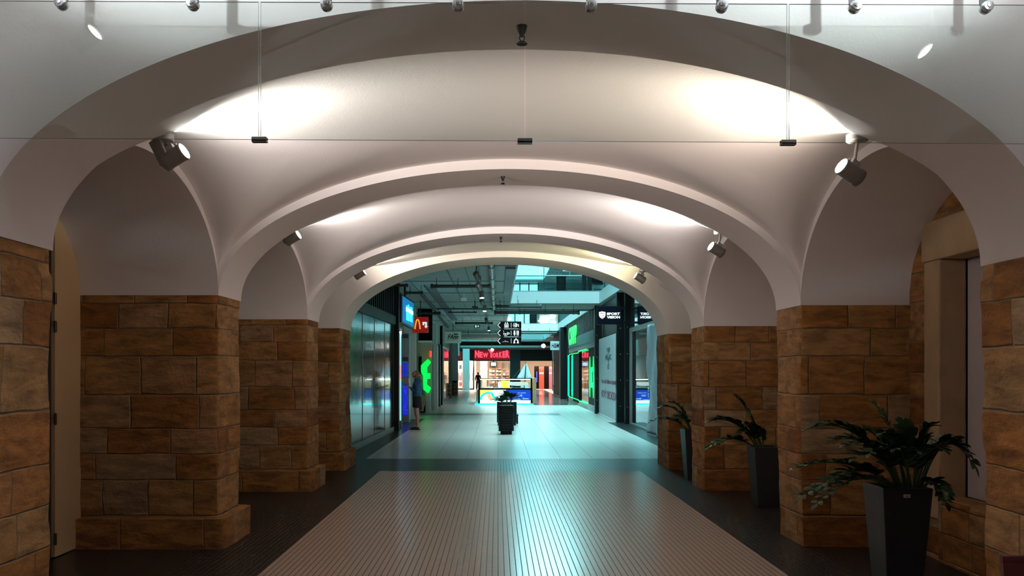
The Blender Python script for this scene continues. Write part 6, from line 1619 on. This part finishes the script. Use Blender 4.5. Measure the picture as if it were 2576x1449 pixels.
def stander(x, y, z, H, yaw, mats, name_lab, pose=0, hair_len=.0):
    """a small distant figure standing; x,y,z feet; yaw = direction faced"""
    top, bottom, shoe, hairm = mats
    root = thing('person', name_lab, 'person', (x, y, z)); k = H / 1.70
    f = Vector((math.cos(yaw), math.sin(yaw), 0)); s = Vector((-math.sin(yaw), math.cos(yaw), 0))
    def p(a, b_, c): v = Vector((x, y, z)) + f * a * k + s * b_ * k + Vector((0, 0, c * k)); return (v.x, v.y, v.z)
    pts = [(*p(0, 0, .92), .12 * k), (*p(0, 0, 1.08), .115 * k), (*p(0, 0, 1.25), .12 * k), (*p(0, 0, 1.38), .10 * k), (*p(0, 0, 1.46), .05 * k), (*p(.01, 0, 1.52), .048 * k), (*p(.02, 0, 1.60), .082 * k), (*p(.02, 0, 1.655), .066 * k)]
    e_ = [(i, i + 1) for i in range(7)]
    for sg in (-1, 1):
        n0 = len(pts); st = .05 * sg
        pts += [(*p(0, sg * .09, .84), .09 * k), (*p(.01, sg * .105, .48), .058 * k), (*p(-.01 + st, sg * .115, .08), .036 * k), (*p(.07 + st, sg * .12, .035), .032 * k)]; e_ += [(0, n0)] + [(n0 + i, n0 + i + 1) for i in range(3)]
        n0 = len(pts); pts += [(*p(0, sg * .17, 1.37), .055 * k), (*p(-.02, sg * .23, 1.12), .043 * k), (*p(.06 + .08 * pose, sg * .22, .90 + .12 * pose), .032 * k)]; e_ += [(3, n0)] + [(n0 + i, n0 + i + 1) for i in range(2)]
    skin('body', pts, e_, SKIN, root, 2)
    tp = [(*p(0, 0, .90), .145 * k), (*p(0, 0, 1.08), .14 * k), (*p(0, 0, 1.25), .145 * k), (*p(0, 0, 1.38), .12 * k), (*p(0, 0, 1.46), .064 * k)]; te = [(i, i + 1) for i in range(4)]
    for sg in (-1, 1): n0 = len(tp); tp += [(*p(0, sg * .175, 1.37), .070 * k), (*p(-.02, sg * .235, 1.12), .058 * k), (*p(.05 + .06 * pose, sg * .225, .94 + .1 * pose), .045 * k)]; te += [(3, n0), (n0, n0 + 1), (n0 + 1, n0 + 2)]
    skin('jacket', tp, te, top, root, 2)
    bt = [(*p(0, 0, .96), .125 * k), (*p(0, 0, .88), .135 * k)]; be = [(0, 1)]
    for sg in (-1, 1): n0 = len(bt); st = .05 * sg; bt += [(*p(0, sg * .095, .80), .105 * k), (*p(.01, sg * .108, .48), .076 * k), (*p(-.01 + st, sg * .115, .10), .060 * k)]; be += [(1, n0), (n0, n0 + 1), (n0 + 1, n0 + 2)]
    skin('trousers', bt, be, bottom, root, 2)
    for sg in (-1, 1): st = .05 * sg; skin('shoe', [(*p(-.05 + st, sg * .115, .04), .042 * k), (*p(.05 + st, sg * .118, .04), .040 * k), (*p(.13 + st, sg * .12, .03), .028 * k)], [(0, 1), (1, 2)], shoe, root, 1)
    hs = [(*p(-.01, 0, 1.69), .078 * k), (*p(-.045, 0, 1.62), .090 * k), (*p(-.07, 0, 1.52 - hair_len * .3), .068 * k), (*p(-.085, 0, 1.48 - hair_len), .04 * k)]
    skin('hair', hs, [(0, 1), (1, 2), (2, 3)], hairm, root, 2)
    for sg in (-1, 1): v = p(.06 + .08 * pose, sg * .22, .90 + .12 * pose); hand(root, v, f * .5 - Vector((0, 0, 1 - .6 * pose)), s * sg, f, SKIN, .4, k)
    return root
HAIRB = mat('hair_black', (.015, .012, .01), .5)
stander(PX(1202.5, 68), 68, 0, 1.47, PI * .55, (BLACK, SHORT, SHOE, HAIRB), 'person in black with long dark hair by the entrance of the far shop', .6, .22)
stander(PX(1478, 32.4), 32.6, CT, 1.72, PI * .5, (BLACK, SHORT, SHOE, HAIRB), 'person in black trousers standing upstairs at the glass balustrade', .2)
# bare leg of someone sitting behind
sx_, sy_ = PX(1056, 33.0), 33.1
se2 = thing('person', 'seated person mostly hidden behind the person in denim, bare leg showing', 'person', (sx_, sy_, .02))
pts = [(sx_, sy_ + .1, .52, .12), (sx_ - .01, sy_ + .12, .72, .115), (sx_ - .01, sy_ + .12, .90, .11), (sx_, sy_ + .1, 1.0, .05), (sx_, sy_ + .08, 1.10, .085)]; e_ = [(0, 1), (1, 2), (2, 3), (3, 4)]
for sg in (0, 1):
    n0 = len(pts); pts += [(sx_ + .02 + sg * .06, sy_ - .0, .52, .085), (sx_ + .13 + sg * .08, sy_ - .2, .56, .062), (sx_ + .09 + sg * .06, sy_ - .2, .30, .052), (sx_ + .02 + sg * .06, sy_ - .22, .07, .034), (sx_ + .09 + sg * .06, sy_ - .26, .04, .03)]; e_ += [(0, n0)] + [(n0 + i, n0 + i + 1) for i in range(4)]
skin('body', pts, e_, SKIN, se2, 2)
skin('shirt', [(sx_, sy_ + .1, .54, .14), (sx_ - .01, sy_ + .12, .72, .135), (sx_ - .01, sy_ + .12, .90, .12), (sx_, sy_ + .1, .97, .06)], [(0, 1), (1, 2), (2, 3)], SHORT, se2, 2)
skin('shorts', [(sx_, sy_ + .1, .54, .135), (sx_ + .03, sy_ + .0, .53, .10), (sx_ + .08, sy_ - .1, .55, .088)], [(0, 1), (1, 2)], SHORT, se2, 2)
skin('hair', [(sx_, sy_ + .1, 1.16, .08), (sx_ - .02, sy_ + .14, 1.08, .08)], [(0, 1)], HAIRB, se2, 2)
for sg in (0, 1): skin('shoe', [(sx_ + .0 + sg * .06, sy_ - .21, .045, .04), (sx_ + .08 + sg * .06, sy_ - .26, .042, .042), (sx_ + .15 + sg * .06, sy_ - .30, .032, .026)], [(0, 1), (1, 2)], SHOE, se2, 1)
b = MB(); b.box(sx_ - .25, sx_ + .22, sy_ - .08, sy_ + .28, .36, .41); st = thing('stool', 'dark seat under the half hidden seated person', 'seat', (sx_, sy_ + .1, 0)); b.build('seat', BLACK, st, bevel=.01)
for xx in (-.22, .15):
    for yy in (-.05, .22): b = MB(); b.box(sx_ + xx, sx_ + xx + .04, sy_ + yy, sy_ + yy + .04, 0, .36); b.build('leg', BLACK, st)
# upstairs planters and chair
louver(PX(1412.5, 31.9), 32.1, .36, .36, .68, 9, .85, 'black louvred planter upstairs behind the nearest balustrade', z=CT)
louver(PX(1341, 53.6), 53.8, .42, .42, .76, 9, .85, 'black louvred planter upstairs above the direction sign', z=CT)
cx = PX(1505, 32.6); chx = thing('chair', 'dark chair with a curved pale metal leg, upstairs at the balustrade', 'chair', (cx, 32.7, CT))
b = MB(); b.box(cx - .2, cx + .2, 32.55, 32.95, CT + .42, CT + .47); b.build('seat', BLACK, chx, bevel=.02)
b = MB(); b.box(cx - .2, cx + .2, 32.9, 32.95, CT + .47, CT + .95); b.build('backrest', BLACK, chx, bevel=.02)
for xx in (-.17, .17):
    for yy in (32.58, 32.92): b = MB(); b.tube([(cx + xx, yy, CT + .42), (cx + xx * 1.15, yy, CT + .2), (cx + xx * 1.05, yy, CT)], .014, 8); b.build('leg', STEEL, chx, smooth='auto')
# ================================================================== light and colour management
w = bpy.data.worlds.new('world'); SC.world = w; w.use_nodes = True
bg = w.node_tree.nodes['Background']; bg.inputs['Color'].default_value = (.35, .8, 1.0, 1); bg.inputs['Strength'].default_value = .0
SC.view_settings.view_transform = 'Standard'; SC.view_settings.look = 'None'; SC.view_settings.gamma = 1
SC.view_settings.use_curve_mapping = False
SC.view_settings.exposure = 0.0
SC.cycles.max_bounces = 10; SC.cycles.diffuse_bounces = 5; SC.cycles.glossy_bounces = 5; SC.cycles.transparent_max_bounces = 24
SC.cycles.sample_clamp_indirect = 6
